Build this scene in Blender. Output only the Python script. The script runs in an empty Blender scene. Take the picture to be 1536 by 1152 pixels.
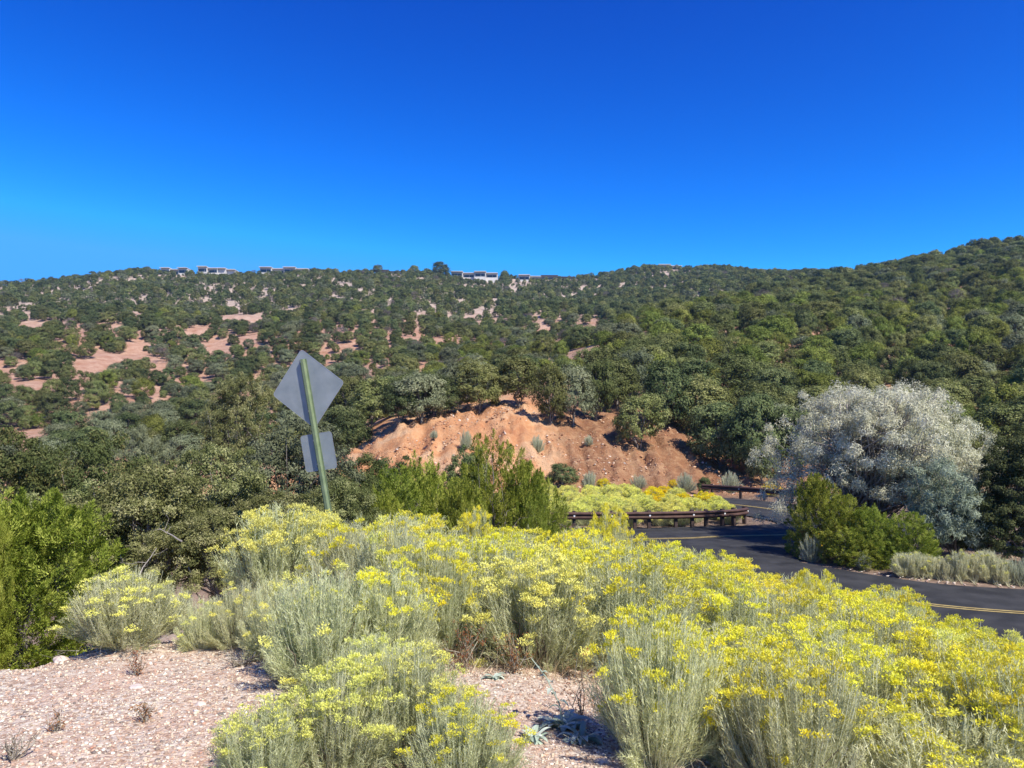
import bpy, math, random
import numpy as np
from mathutils import Matrix, Vector

random.seed(7)
R = math.radians
scene = bpy.context.scene
COL = scene.collection

# ------------------------------------------------------------------ camera
F = 1153.0; CX, CY = 768.0, 576.0; HY = 640.0
PITCH = math.atan((HY - CY) / F); CAMZ = 1.6
cp, sp = math.cos(PITCH), math.sin(PITCH)
def pt(px, py, d):
    xc = (px - CX) / F; yc = (CY - py) / F
    y = cp - yc * sp; z = sp + yc * cp
    return (xc / y * d, d, CAMZ + z / y * d)
def proj(x, y, z):
    z = z - CAMZ
    dep = y * cp + z * sp; up = -y * sp + z * cp
    dep = np.maximum(dep, 1e-3)
    return CX + x / dep * F, CY - up / dep * F
cam = bpy.data.cameras.new('camera'); camo = bpy.data.objects.new('camera', cam)
COL.objects.link(camo); scene.camera = camo
cam.sensor_width = 36; cam.lens = F / 1536 * 36
cam.clip_start = 0.05; cam.clip_end = 9000
camo.location = (0, 0, CAMZ); camo.rotation_euler = (R(90) + PITCH, 0, 0)

# ------------------------------------------------------------------ noise
_pr = np.random.default_rng(99)
_perm = _pr.permutation(256); _val = _pr.random(256)
def vnoise(x, y, s=0):
    x = np.asarray(x, float) + s * 17.3; y = np.asarray(y, float) - s * 9.1
    xi = np.floor(x).astype(int); yi = np.floor(y).astype(int)
    fx = x - xi; fy = y - yi
    fx = fx * fx * (3 - 2 * fx); fy = fy * fy * (3 - 2 * fy)
    def h(a, b): return _val[_perm[(_perm[a & 255] + b) & 255]]
    return (h(xi, yi) * (1 - fx) + h(xi + 1, yi) * fx) * (1 - fy) + (h(xi, yi + 1) * (1 - fx) + h(xi + 1, yi + 1) * fx) * fy
def fbm(x, y, s=0, o=4):
    t = 0; a = .5
    for i in range(o):
        t = t + a * (vnoise(x, y, s + i) - .5); x = x * 2.03; y = y * 2.03; a *= .5
    return t * 2
def sstep(a, b, x):
    t = np.clip((x - a) / (b - a), 0, 1); return t * t * (3 - 2 * t)

# ------------------------------------------------------------------ terrain
RZ = -3.30
def zc(px, py, d): return pt(px, py, d)[2]
# near profiles: depth -> z ; far profiles: depth -> picture row of the bare ground
NEAR = {
 -400: [(3,0),(5,0),(7,-.6),(9,-1.2),(12,-2),(16,-3),(20,-4),(25,-4.6),(40,-5.6)],
 0:    [(3,0),(5.2,-.02),(6,-.35),(8,-.95),(12,-2.0),(16,-3),(20,-3.9),(25,-4.6),(40,-5.6)],
 200:  [(3,0),(5.8,-.02),(7,-.4),(9,-1.0),(12,-1.8),(16,-2.8),(20,-3.8),(25,-4.5),(40,-5.4)],
 400:  [(3,0),(5.5,-.02),(7,-.06),(8.8,-.25),(12,-1.2),(16,-2.4),(20,-3.4),(25,-4.2),(40,-5.0)],
 600:  [(3,0),(5,-.03),(7,-.12),(9.5,-.4),(12,-1.0),(16,-2.0),(22,-3.0),(30,-3.6),(40,-3.8)],
 768:  [(3,0),(5,-.06),(7,-.2),(9,-.5),(11,-.9),(16,-2.2),(22,-3.1),(30,-3.3),(40,-3.3)],
 1000: [(3,-.05),(5,-.14),(7,-.4),(9,-.7),(11,-1.15),(14,-2.1),(18,-2.9),(22,-3.2),(30,-3.3),(40,-3.3)],
 1200: [(3,-.1),(5,-.3),(7,-.65),(9,-1.1),(12,-2.1),(16,-3),(20,-3.3),(40,-3.3)],
 1536: [(3,-.15),(4,-.3),(5,-.5),(7,-1.15),(9,-1.75),(12,-2.8),(16,-3.3),(40,-3.3)],
 1900: [(3,-.15),(4,-.35),(5,-.6),(7,-1.3),(9,-2.0),(12,-3),(16,-3.3),(40,-3.3)],
}
FAR = {
 -400: [(60,770),(100,695),(150,610),(230,535),(350,480),(500,452)],
 0:    [(60,775),(100,695),(150,602),(230,525),(350,468),(500,433)],
 200:  [(60,768),(100,690),(140,612),(220,535),(350,466),(530,415)],
 300:  [(60,768),(100,690),(140,615),(220,540),(350,468),(550,411)],
 450:  [(60,758),(95,690),(130,620),(200,548),(340,470),(560,411)],
 600:  [(54,742),(61,700),(70,637),(85,622),(120,610),(160,565),(250,502),(400,452),(570,413)],
 768:  [(55,742),(60,700),(71,611),(90,588),(115,572),(150,562),(220,530),(300,492),(420,452),(590,418)],
 900:  [(57,742),(62,706),(71,642),(85,610),(110,572),(140,538),(165,532),(220,540),(300,496),(420,454),(600,419)],
 1000: [(56,744),(61,722),(68,672),(80,625),(110,565),(150,520),(200,488),(225,484),(300,502),(450,446),(620,406)],
 1100: [(55,746),(60,732),(70,700),(80,655),(110,580),(150,520),(205,474),(250,458),(310,470),(430,440),(620,401)],
 1150: [(53,748),(58,735),(68,705),(80,655),(110,582),(150,520),(210,474),(290,446),(420,436),(620,407)],
 1250: [(50,752),(58,738),(70,705),(80,668),(110,592),(150,528),(210,474),(290,440),(370,425),(620,416)],
 1300: [(50,752),(58,740),(80,668),(110,594),(150,528),(210,472),(300,430),(350,419),(500,428)],
 1400: [(50,752),(58,740),(80,664),(110,588),(150,522),(210,464),(300,412),(345,400),(500,415)],
 1536: [(50,752),(58,740),(80,650),(110,570),(150,505),(210,442),(300,390),(345,379),(500,395)],
 1900: [(50,752),(58,738),(80,645),(110,558),(150,485),(210,415),(300,360),(345,350),(500,370)],
}
LG = np.linspace(math.log(1.0), math.log(4000), 700)
cols_px = sorted(set(NEAR) | set(FAR))
def interp_near(px, lg):
    ks = sorted(NEAR); 
    i = max(0, min(len(ks) - 2, np.searchsorted(ks, px) - 1)); a, b = ks[i], ks[i+1]; t = (px - a) / (b - a)
    f = lambda k: np.interp(lg, [math.log(p[0]) for p in NEAR[k]], [p[1] for p in NEAR[k]])
    return f(a) * (1 - t) + f(b) * t
def interp_far(px, lg):
    ks = sorted(FAR)
    i = max(0, min(len(ks) - 2, np.searchsorted(ks, px) - 1)); a, b = ks[i], ks[i+1]; t = (px - a) / (b - a)
    def f(k):
        L = [(p[0], zc(k, p[1], p[0])) for p in FAR[k]]
        dl, zl = L[-1]
        L += [(dl * 1.12, zl - 4), (dl * 1.5, zl - 40), (2500, zl - 70), (4000, zl - 70)]
        return np.interp(np.exp(lg), [p[0] for p in L], [p[1] for p in L])
    return f(a) * (1 - t) + f(b) * t
UT = []
for px in cols_px:
    n = interp_near(px, LG); f = interp_far(px, LG)
    d = np.exp(LG); d0 = FAR[min(FAR, key=lambda k: abs(k - px))][0][0]
    w = sstep(40, d0, d)
    z = n * (1 - w) + f * w
    z = np.where(d >= d0, f, z)
    # light smoothing along depth beyond 8 m
    k = np.array([1, 2, 3, 2, 1.]) / 9
    zs = np.convolve(np.pad(z, 2, 'edge'), k, 'valid'); z = np.where(d > 8, zs, z)
    UT.append(z)
UT = np.array(UT); CU = (np.array(cols_px) - CX) / F
def smooth_path(P, step=.5):
    P = [np.array(p, float) for p in P]; out = []
    for i in range(len(P) - 1):
        p0 = P[max(0, i-1)]; p1 = P[i]; p2 = P[i+1]; p3 = P[min(len(P)-1, i+2)]
        n = max(2, int(np.linalg.norm(p2 - p1) / step))
        for k in range(n):
            t = k / n
            out.append(.5 * ((2*p1) + (-p0+p2)*t + (2*p0-5*p1+4*p2-p3)*t*t + (-p0+3*p1-3*p2+p3)*t**3))
    out.append(P[-1]); return np.array(out)
ROAD_A = smooth_path([(60,14.5),(34,17),(20,19.1),(13.9,20.4),(10.9,21.9),(8.6,24.6),(6.6,27.8),(3.5,30.6),(-2,32.4),(-12,33),(-30,31)])
ROAD_B = smooth_path([(-30,32),(-12,33.6),(0,33.8),(6.9,34.0),(9.4,34.7),(12.8,35.3),(15.9,36.9),(17.0,40),(16.2,43.8),(14.5,47.9),(11.8,51.2),(7,53.3),(0,54),(-12,53.4),(-30,50)])
ROADPTS = np.vstack([ROAD_A, ROAD_B, [(9.6,29.8),(10,31.5)]])
def road_dist(x, y):
    sh = x.shape; x = x.ravel(); y = y.ravel(); out = np.full(x.shape, 99.)
    m = (y > 8) & (y < 64) & (np.abs(x) < 70); idx = np.where(m)[0]
    for i in range(0, len(idx), 20000):
        j = idx[i:i+20000]
        out[j] = np.sqrt(((x[j][:, None] - ROADPTS[None, :, 0])**2 + (y[j][:, None] - ROADPTS[None, :, 1])**2).min(1))
    return out.reshape(sh)
def gz(x, y, detail=True):
    x = np.atleast_1d(np.asarray(x, float)); y = np.atleast_1d(np.asarray(y, float))
    r = np.hypot(x, y) + 1e-6; th = np.arctan2(x, y); tc = np.clip(th, -R(46), R(46))
    u = np.tan(tc); d = np.clip(r * np.cos(tc), 1.01, 3999)
    ui = np.clip(np.interp(u, CU, np.arange(len(CU))), 0, len(CU) - 1.001)
    li = np.clip((np.log(d) - LG[0]) / (LG[1] - LG[0]), 0, len(LG) - 1.001)
    a = ui.astype(int); b = li.astype(int); fa = ui - a; fb = li - b; fa = fa * fa * (3 - 2 * fa) * .6 + fa * .4
    z = (UT[a, b] * (1 - fb) + UT[a, b+1] * fb) * (1 - fa) + (UT[a+1, b] * (1 - fb) + UT[a+1, b+1] * fb) * fa
    back = 1 - sstep(R(60), R(115), np.abs(th)); z = z * back
    if detail:
        far = sstep(75, 160, d)
        z = z + far * (fbm(x / 60, y / 60, 1) * 7 + fbm(x / 17, y / 17, 5, 3) * 1.6)
        g = sstep(56, 60, d) * (1 - sstep(72, 85, d)) 
        z = z + g * (-np.abs(fbm(x / 2.0, y / 8, 3, 4)) * 1.6 + fbm(x / .9, y / 1.2, 8, 4) * .6)
        z = z + (1 - sstep(9, 14, d)) * (fbm(x / 1.4, y / 1.4, 2, 3) * .05 + fbm(x / .16, y / .16, 4, 2) * .015)
        z = z + sstep(10, 14, d) * (1 - sstep(48, 56, d)) * fbm(x / 3, y / 3, 6, 3) * .18
    rd = road_dist(x, y)
    w = sstep(3.7, 6.2, rd); z = (RZ - .06) * (1 - w) + z * w
    return z
def g1(x, y): return float(gz(x, y)[0])
def hit(px, py, dmin=2.2, dmax=400):
    ds = np.exp(np.linspace(math.log(dmin), math.log(dmax), 900))
    P = np.array([pt(px, py, d) for d in ds]); g = gz(P[:, 0], P[:, 1])
    k = np.where(P[:, 2] <= g)[0]
    k = k[0] if len(k) else len(ds) - 1
    return float(P[k, 0]), float(P[k, 1]), float(g[k])

# ------------------------------------------------------------------ mesh + node helpers
def mesh_from(name, V, Fc, v=None, smooth=False):
    V = np.asarray(V, np.float32); Fc = np.asarray(Fc, np.int32); k = Fc.shape[1]
    me = bpy.data.meshes.new(name)
    me.vertices.add(len(V)); me.vertices.foreach_set('co', V.ravel())
    me.loops.add(Fc.size); me.loops.foreach_set('vertex_index', Fc.ravel())
    me.polygons.add(len(Fc)); me.polygons.foreach_set('loop_start', np.arange(0, Fc.size, k, dtype=np.int32))
    me.polygons.foreach_set('loop_total', np.full(len(Fc), k, np.int32))
    if smooth: me.polygons.foreach_set('use_smooth', np.ones(len(Fc), bool))
    me.update(calc_edges=True)
    if v is not None:
        at = me.attributes.new('v', 'FLOAT', 'POINT'); at.data.foreach_set('value', np.asarray(v, np.float32))
    return me
class MB:
    def __init__(s): s.v = []; s.f = []; s.a = []
    def add(s, V, Fc, a=.5):
        o = len(s.v); s.v += [tuple(p) for p in V]; s.f += [tuple(i + o for i in q) for q in Fc]; s.a += [a] * len(V)
    def box(s, c, d, rz=0, a=.5, taper=1.0):
        hx, hy, hz = d[0]/2, d[1]/2, d[2]/2; cr, sr = math.cos(rz), math.sin(rz); V = []
        for z, t in ((-hz, 1), (hz, taper)):
            for x, y in ((-hx,-hy),(hx,-hy),(hx,hy),(-hx,hy)):
                x *= t; y *= t
                V.append((c[0]+x*cr-y*sr, c[1]+x*sr+y*cr, c[2]+z))
        s.add(V, [(3,2,1,0),(4,5,6,7),(0,1,5,4),(1,2,6,5),(2,3,7,6),(3,0,4,7)], a)
    def tube(s, P, rad, n=6, a=.5, cap=True):
        P = [Vector(p) for p in P]; V = []; Fc = []
        for i, p in enumerate(P):
            t = (P[min(i+1, len(P)-1)] - P[max(i-1, 0)]); t = t.normalized() if t.length > 1e-9 else Vector((0,0,1))
            u = t.cross(Vector((0.13, 1, .07))).normalized(); w = t.cross(u)
            for k in range(n):
                an = 2 * math.pi * k / n; V.append(p + (u * math.cos(an) + w * math.sin(an)) * rad[i])
        for i in range(len(P) - 1):
            for k in range(n):
                Fc.append((i*n+k, i*n+(k+1) % n, (i+1)*n+(k+1) % n, (i+1)*n+k))
        if cap: Fc.append(tuple(range(n))[::-1]); Fc.append(tuple((len(P)-1)*n + k for k in range(n)))
        s.add(V, Fc, a)
    def prism(s, pts, y0, y1, a=.5):   # outline in xz, extruded along y
        n = len(pts); V = [(p[0], y0, p[1]) for p in pts] + [(p[0], y1, p[1]) for p in pts]
        s.add(V, [tuple(range(n)), tuple(range(2*n-1, n-1, -1))] + [(i, i+n, (i+1) % n + n, (i+1) % n) for i in range(n)], a)
    def mesh(s, name, smooth=False):
        me = bpy.data.meshes.new(name); me.from_pydata(s.v, [], s.f); me.update()
        at = me.attributes.new('v', 'FLOAT', 'POINT'); at.data.foreach_set('value', np.array(s.a, np.float32))
        if smooth: me.polygons.foreach_set('use_smooth', np.ones(len(me.polygons), bool))
        return me
def ob(name, me, mat=None, parent=None, link=True):
    o = bpy.data.objects.new(name, me)
    if mat is not None and me is not None and len(me.materials) == 0: me.materials.append(mat)
    if link: COL.objects.link(o)
    if parent: o.parent = parent
    return o
def tag(o, label=None, cat=None, group=None, kind=None):
    if label: o['label'] = label
    if cat: o['category'] = cat
    if group: o['group'] = group
    if kind: o['kind'] = kind
    return o
def empty(name, loc=(0,0,0), rz=0, s=1):
    o = bpy.data.objects.new(name, None); o.empty_display_size = .2; COL.objects.link(o)
    o.location = loc; o.rotation_euler = (0, 0, rz)
    o.scale = (s, s, s) if isinstance(s, (int, float)) else s
    return o

class NT:
    def __init__(s, nt): s.nt = nt; nt.nodes.clear()
    def n(s, t, **k):
        nd = s.nt.nodes.new(t)
        for a, b in k.items(): setattr(nd, a, b)
        return nd
    def l(s, a, b): s.nt.links.new(a, b)
    def ramp(s, fac, stops, interp='LINEAR'):
        r = s.n('ShaderNodeValToRGB'); r.color_ramp.interpolation = interp
        e = r.color_ramp.elements
        while len(e) < len(stops): e.new(.5)
        for i, (p, c) in enumerate(stops): e[i].position = p; e[i].color = (*c, 1)
        s.l(fac, r.inputs[0]); return r.outputs[0]
    def noise(s, vec, scale, detail=3, rough=.55, out=0):
        n = s.n('ShaderNodeTexNoise'); n.inputs['Scale'].default_value = scale; n.inputs['Detail'].default_value = detail
        n.inputs['Roughness'].default_value = rough
        if vec is not None: s.l(vec, n.inputs['Vector'])
        return n.outputs[out]
    def math(s, op, a, b=None, c=None):
        n = s.n('ShaderNodeMath', operation=op)
        for i, q in enumerate((a, b, c)):
            if q is None: continue
            if isinstance(q, (int, float)): n.inputs[i].default_value = q
            else: s.l(q, n.inputs[i])
        return n.outputs[0]
    def mix(s, fac, a, b, mode='MIX'):
        n = s.n('ShaderNodeMix', data_type='RGBA', blend_type=mode)
        for i, q in ((0, fac), (6, a), (7, b)):
            if isinstance(q, (int, float)): n.inputs[i].default_value = q
            elif isinstance(q, tuple): n.inputs[i].default_value = (*q, 1)
            else: s.l(q, n.inputs[i])
        return n.outputs[2]
    def mr(s, v, a, b, c=0, d=1):
        n = s.n('ShaderNodeMapRange'); s.l(v, n.inputs[0])
        for i, q in enumerate((a, b, c, d)): n.inputs[i+1].default_value = q
        n.interpolation_type = 'SMOOTHSTEP'; return n.outputs[0]
def material(name):
    m = bpy.data.materials.new(name); m.use_nodes = True; return m, NT(m.node_tree)
def leaf_mat(name, stops, trans=.3, hue=.02, val=.25, rough=.6):
    m, t = material(name)
    at = t.n('ShaderNodeAttribute', attribute_name='v'); c = t.ramp(at.outputs['Fac'], stops)
    oi = t.n('ShaderNodeObjectInfo'); hs = t.n('ShaderNodeHueSaturation'); t.l(c, hs.inputs['Color'])
    t.l(t.mr(oi.outputs['Random'], 0, 1, .5 - hue, .5 + hue), hs.inputs['Hue'])
    r2 = t.math('FRACT', t.math('MULTIPLY', oi.outputs['Random'], 7.31))
    t.l(t.mr(r2, 0, 1, 1 - val, 1 + val), hs.inputs['Value'])
    d = t.n('ShaderNodeBsdfDiffuse'); tr = t.n('ShaderNodeBsdfTranslucent'); mx = t.n('ShaderNodeMixShader')
    t.l(hs.outputs[0], d.inputs[0]); t.l(hs.outputs[0], tr.inputs[0]); mx.inputs[0].default_value = trans
    t.l(d.outputs[0], mx.inputs[1]); t.l(tr.outputs[0], mx.inputs[2])
    o = t.n('ShaderNodeOutputMaterial'); t.l(mx.outputs[0], o.inputs[0]); return m
def solid(name, c1, c2=None, scale=8, rough=.8, metal=0, bump=0, bscale=60, detail=4):
    m, t = material(name); tc = t.n('ShaderNodeTexCoord').outputs['Object']
    b = t.n('ShaderNodeBsdfPrincipled'); b.inputs['Roughness'].default_value = rough; b.inputs['Metallic'].default_value = metal
    if c2: t.l(t.ramp(t.noise(tc, scale, detail), [(.3, c1), (.7, c2)]), b.inputs['Base Color'])
    else: b.inputs['Base Color'].default_value = (*c1, 1)
    if bump:
        bn = t.n('ShaderNodeBump'); bn.inputs['Strength'].default_value = bump; bn.inputs['Distance'].default_value = .02
        t.l(t.noise(tc, bscale, 3), bn.inputs['Height']); t.l(bn.outputs[0], b.inputs['Normal'])
    o = t.n('ShaderNodeOutputMaterial'); t.l(b.outputs[0], o.inputs[0]); return m
def attr_mat(name, stops, rough=.9, interp='LINEAR'):
    m, t = material(name); at = t.n('ShaderNodeAttribute', attribute_name='v')
    b = t.n('ShaderNodeBsdfPrincipled'); b.inputs['Roughness'].default_value = rough
    b.inputs['Specular IOR Level'].default_value = .2
    t.l(t.ramp(at.outputs['Fac'], stops, interp), b.inputs['Base Color'])
    o = t.n('ShaderNodeOutputMaterial'); t.l(b.outputs[0], o.inputs[0]); return m

M = {}
M['pin'] = leaf_mat('pinyon needles', [(0,(.068,.080,.024)),(.5,(.180,.200,.066)),(1,(.37,.37,.15))], .27, .016, .30)
M['pin_near'] = leaf_mat('pinyon needle tufts', [(0,(.055,.065,.022)),(.5,(.18,.195,.068)),(1,(.50,.48,.22))], .27, .012, .2)
M['pin_grey'] = leaf_mat('grey green needles', [(0,(.085,.098,.050)),(.5,(.185,.205,.11)),(1,(.34,.35,.20))], .27, .012, .24)
M['pin_cone'] = leaf_mat('needles with tan cones', [(0,(.045,.06,.02)),(.6,(.11,.13,.045)),(.85,(.22,.20,.08)),(1,(.42,.27,.11))], .25, .01, .15)
M['jun'] = leaf_mat('bright juniper sprays', [(0,(.07,.09,.012)),(.45,(.22,.27,.035)),(1,(.60,.60,.13))], .25, .012, .12)
M['spur'] = leaf_mat('yellow green needles', [(0,(.08,.10,.02)),(.5,(.20,.235,.05)),(1,(.40,.42,.12))], .3, .016, .22)
M['deadleaf'] = leaf_mat('dead grey twigs', [(0,(.09,.075,.06)),(1,(.27,.23,.20))], .1, .01, .2)
M['jun_dark'] = leaf_mat('dark juniper sprays', [(0,(.046,.064,.026)),(.5,(.125,.155,.060)),(1,(.27,.29,.12))], .3, .012, .25)
M['olive'] = leaf_mat('silver willow leaves', [(0,(.28,.28,.165)),(.5,(.62,.61,.42)),(1,(.86,.83,.62))], .3, .006, .05)
M['olive_shade'] = leaf_mat('shade tinted willow leaves', [(0,(.18,.22,.14)),(.5,(.34,.39,.26)),(1,(.52,.56,.40))], .3, .008, .08)  # silver tree's lower foliage, with the blue of shade put into the leaf colour
M['sage'] = leaf_mat('rabbitbrush leaves', [(0,(.32,.34,.145)),(.5,(.60,.61,.31)),(1,(.86,.85,.53))], .35, .012, .12)
M['sage_grey'] = leaf_mat('grey sage leaves', [(0,(.28,.29,.18)),(.5,(.46,.48,.33)),(1,(.64,.65,.48))], .3, .01, .12)
M['flower'] = leaf_mat('yellow blossom', [(0,(.62,.62,.08)),(.35,(.84,.78,.09)),(.75,(.93,.84,.06)),(1,(.95,.76,.03))], .3, .008, .08)
M['flower_pale'] = leaf_mat('lime yellow blossom', [(0,(.60,.60,.16)),(.5,(.84,.82,.22)),(1,(.93,.88,.18))], .3, .008, .08)
M['flower_gold'] = leaf_mat('golden blossom', [(0,(.70,.58,.04)),(.5,(.92,.74,.03)),(1,(.95,.70,.02))], .3, .008, .08)
M['stem'] = attr_mat('dry grey stems', [(0,(.12,.09,.06)),(.5,(.26,.22,.16)),(1,(.45,.41,.32))])
M['stem_green'] = leaf_mat('pale green stems', [(0,(.42,.43,.24)),(1,(.70,.71,.48))], .15, .01, .1)
M['bark'] = solid('grey bark', (.11,.09,.075), (.26,.23,.20), 14, .95, 0, .6, 30)
M['bark_pale'] = solid('pale bark', (.20,.17,.14), (.40,.36,.31), 14, .95, 0, .5, 30)
M['straw'] = attr_mat('dry straw', [(0,(.22,.12,.06)),(.5,(.42,.32,.18)),(1,(.62,.54,.36))])
M['grassy'] = leaf_mat('pale roadside grass', [(0,(.46,.45,.22)),(.5,(.74,.70,.42)),(1,(.90,.86,.62))], .35, .01, .1)
M['rust_leaf'] = leaf_mat('rusty dry leaves', [(0,(.16,.06,.03)),(.5,(.30,.12,.05)),(1,(.42,.22,.10))], .2, .01, .1)
M['mullein'] = leaf_mat('woolly white green leaves', [(0,(.32,.40,.30)),(1,(.62,.68,.56))], .25, .01, .1)

# ground
def ground_mat():
    m, t = material('desert soil'); tc = t.n('ShaderNodeTexCoord').outputs['Object']
    sx = t.n('ShaderNodeSeparateXYZ'); t.l(tc, sx.inputs[0]); X, Y, Z = sx.outputs
    vm = t.n('ShaderNodeVectorMath', operation='MULTIPLY'); t.l(tc, vm.inputs[0]); vm.inputs[1].default_value = (1, 1, 0)
    vl = t.n('ShaderNodeVectorMath', operation='LENGTH'); t.l(vm.outputs[0], vl.inputs[0]); rr = vl.outputs['Value']
    # gravel
    vo = t.n('ShaderNodeTexVoronoi'); vo.inputs['Scale'].default_value = 48; t.l(tc, vo.inputs['Vector'])
    sc = t.n('ShaderNodeSeparateColor'); t.l(vo.outputs['Color'], sc.inputs[0])
    grav = t.ramp(sc.outputs[0], [(0,(.28,.18,.12)),(.3,(.46,.34,.25)),(.6,(.56,.46,.35)),(.85,(.66,.58,.46)),(1,(.32,.27,.23))])
    grav = t.mix(t.ramp(t.noise(tc, 1.7, 4), [(.35,(0,0,0)),(.7,(.5,.5,.5))]), grav, (.52,.33,.23))
    duff = t.ramp(t.noise(tc, 3, 5), [(.3,(.16,.11,.075)),(.7,(.34,.24,.17))])
    nb = t.noise(tc, .22, 6, .65); nb2 = t.noise(tc, 1.3, 6, .7)
    red = t.ramp(nb, [(.3,(.48,.20,.09)),(.48,(.62,.30,.135)),(.60,(.72,.45,.25)),(.75,(.52,.23,.10))])
    brown = t.ramp(nb, [(.3,(.22,.10,.05)),(.5,(.34,.165,.08)),(.7,(.45,.27,.15))])
    red = t.mix(t.mr(t.math('ADD', X, t.math('MULTIPLY', t.math('SUBTRACT', nb2, .5), 8)), 1.8, 5.5), red, brown)
    red = t.mix(t.ramp(nb2, [(.45,(0,0,0)),(.75,(.55,.55,.55))]), red, (.72,.47,.25))
    tan = t.ramp(t.noise(tc, .3, 6, .7), [(.3,(.36,.175,.10)),(.5,(.46,.27,.18)),(.7,(.57,.38,.26))])
    pale = t.ramp(t.noise(tc, .3, 6, .7), [(.3,(.32,.23,.16)),(.7,(.56,.46,.37))])
    hill = t.mix(t.mr(t.math('ADD', Z, t.math('MULTIPLY', nb, 16)), 38, 74), tan, pale)
    c = t.mix(t.mr(rr, 8, 12), grav, duff)
    c = t.mix(t.mr(t.math('ADD', Y, t.math('MULTIPLY', nb2, 3)), 54, 59), c, red)
    c = t.mix(t.mr(rr, 76, 100), c, hill)
    b = t.n('ShaderNodeBsdfPrincipled'); b.inputs['Roughness'].default_value = .95; b.inputs['Specular IOR Level'].default_value = .15
    t.l(c, b.inputs['Base Color'])
    h = t.math('ADD', t.math('MULTIPLY', vo.outputs['Distance'], -.35), t.noise(tc, 9, 6, .7))
    bn = t.n('ShaderNodeBump'); bn.inputs['Strength'].default_value = .8; bn.inputs['Distance'].default_value = .03; t.l(h, bn.inputs['Height'])
    h2 = t.math('ADD', t.noise(tc, 1.1, 8, .75), t.math('MULTIPLY', t.noise(tc, 5.5, 5, .75), .55)); bn2 = t.n('ShaderNodeBump'); bn2.inputs['Strength'].default_value = .7
    t.l(t.mr(rr, 20, 60, 0, .7), bn2.inputs['Distance']); t.l(h2, bn2.inputs['Height']); t.l(bn.outputs[0], bn2.inputs['Normal'])
    t.l(bn2.outputs[0], b.inputs['Normal'])
    o = t.n('ShaderNodeOutputMaterial'); t.l(b.outputs[0], o.inputs[0]); return m
M['ground'] = ground_mat()
def asphalt():
    m, t = material('asphalt'); tc = t.n('ShaderNodeTexCoord').outputs['Object']
    n1 = t.noise(tc, .35, 5, .6); n2 = t.noise(tc, 45, 3); uv = t.n('ShaderNodeAttribute', attribute_name='v').outputs['Fac']
    c = t.ramp(n1, [(.3,(.016,.016,.0155)),(.7,(.031,.031,.030))])
    lane = t.math('ABSOLUTE', t.math('SUBTRACT', t.math('ABSOLUTE', t.math('SUBTRACT', uv, .5)), .25))
    c = t.mix(t.mr(lane, .03, .12, .35, 0), c, (.048,.047,.045))
    wv = t.n('ShaderNodeTexNoise'); wv.inputs['Scale'].default_value = 1.2; wv.inputs['Detail'].default_value = 6; t.l(tc, wv.inputs['Vector'])
    c = t.mix(t.ramp(wv.outputs[0], [(.42,(0,0,0)),(.62,(.45,.45,.45))]), c, (.075,.073,.068))
    c = t.mix(t.ramp(n2, [(.4,(0,0,0)),(.8,(.4,.4,.4))]), c, (.065,.065,.067))
    b = t.n('ShaderNodeBsdfPrincipled'); b.inputs['Roughness'].default_value = .92; b.inputs['Specular IOR Level'].default_value = .2; t.l(c, b.inputs['Base Color'])
    bn = t.n('ShaderNodeBump'); bn.inputs['Strength'].default_value = .4; bn.inputs['Distance'].default_value = .01; t.l(n2, bn.inputs['Height']); t.l(bn.outputs[0], b.inputs['Normal'])
    o = t.n('ShaderNodeOutputMaterial'); t.l(b.outputs[0], o.inputs[0]); return m
M['asphalt'] = asphalt()
M['line'] = solid('worn yellow paint', (.30,.21,.06), (.52,.40,.14), 6, .7, 0, 0, 60)
M['rust'] = solid('weathered brown steel', (.055,.028,.020), (.115,.060,.042), 3, .62, .25, .3, 40)
M['rust_dark'] = solid('dark brown posts', (.03,.018,.014), (.07,.04,.03), 5, .8, 0, .3, 30)
M['reflector'] = solid('white reflector', (.75,.75,.72), None, rough=.25)
M['amber'] = solid('yellow panel', (.70,.40,.02), (.82,.50,.03), 4, .5)
M['alu'] = solid('dull aluminium', (.29,.325,.315), (.39,.42,.405), 5, .5, .3, .08, 80)
M['alu_edge'] = solid('cut aluminium edge', (.55,.58,.60), None, rough=.35, metal=.6)
M['yellow_face'] = solid('yellow sign face', (.75,.45,.02), None, rough=.4)
M['post'] = solid('green post paint', (.15,.20,.10), (.23,.28,.155), 9, .55, .1, .1, 60)
M['bolt'] = solid('zinc bolt', (.6,.6,.58), None, rough=.3, metal=.8)
M['adobe'] = solid('pale stucco', (.50,.475,.43), (.62,.59,.54), .3, .9)
M['adobe_tan'] = solid('tan stucco', (.42,.33,.26), (.52,.43,.35), .3, .9)
M['glass'] = solid('dark window glass', (.03,.04,.05), None, rough=.1)
M['roof_dark'] = solid('dark roof edge', (.07,.06,.06), None, rough=.7)
M['rock'] = attr_mat('loose stones', [(0,(.20,.09,.05)),(.35,(.40,.19,.10)),(.7,(.52,.32,.18)),(.9,(.62,.46,.32)),(.97,(.68,.58,.46)),(1,(.26,.22,.20))])
M['rock_pink'] = attr_mat('pink gravel stones', [(0,(.17,.14,.12)),(.16,(.36,.25,.18)),(.24,(.48,.29,.20)),(.45,(.56,.44,.31)),(.7,(.63,.53,.39)),(.9,(.72,.64,.50)),(.97,(.78,.73,.62)),(1,(.50,.25,.16))], .85)
M['boulder'] = solid('pale rock', (.48,.38,.31), (.66,.56,.47), 6, .9, 0, .8, 12)
M['hill_veg'] = M['pin']

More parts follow.
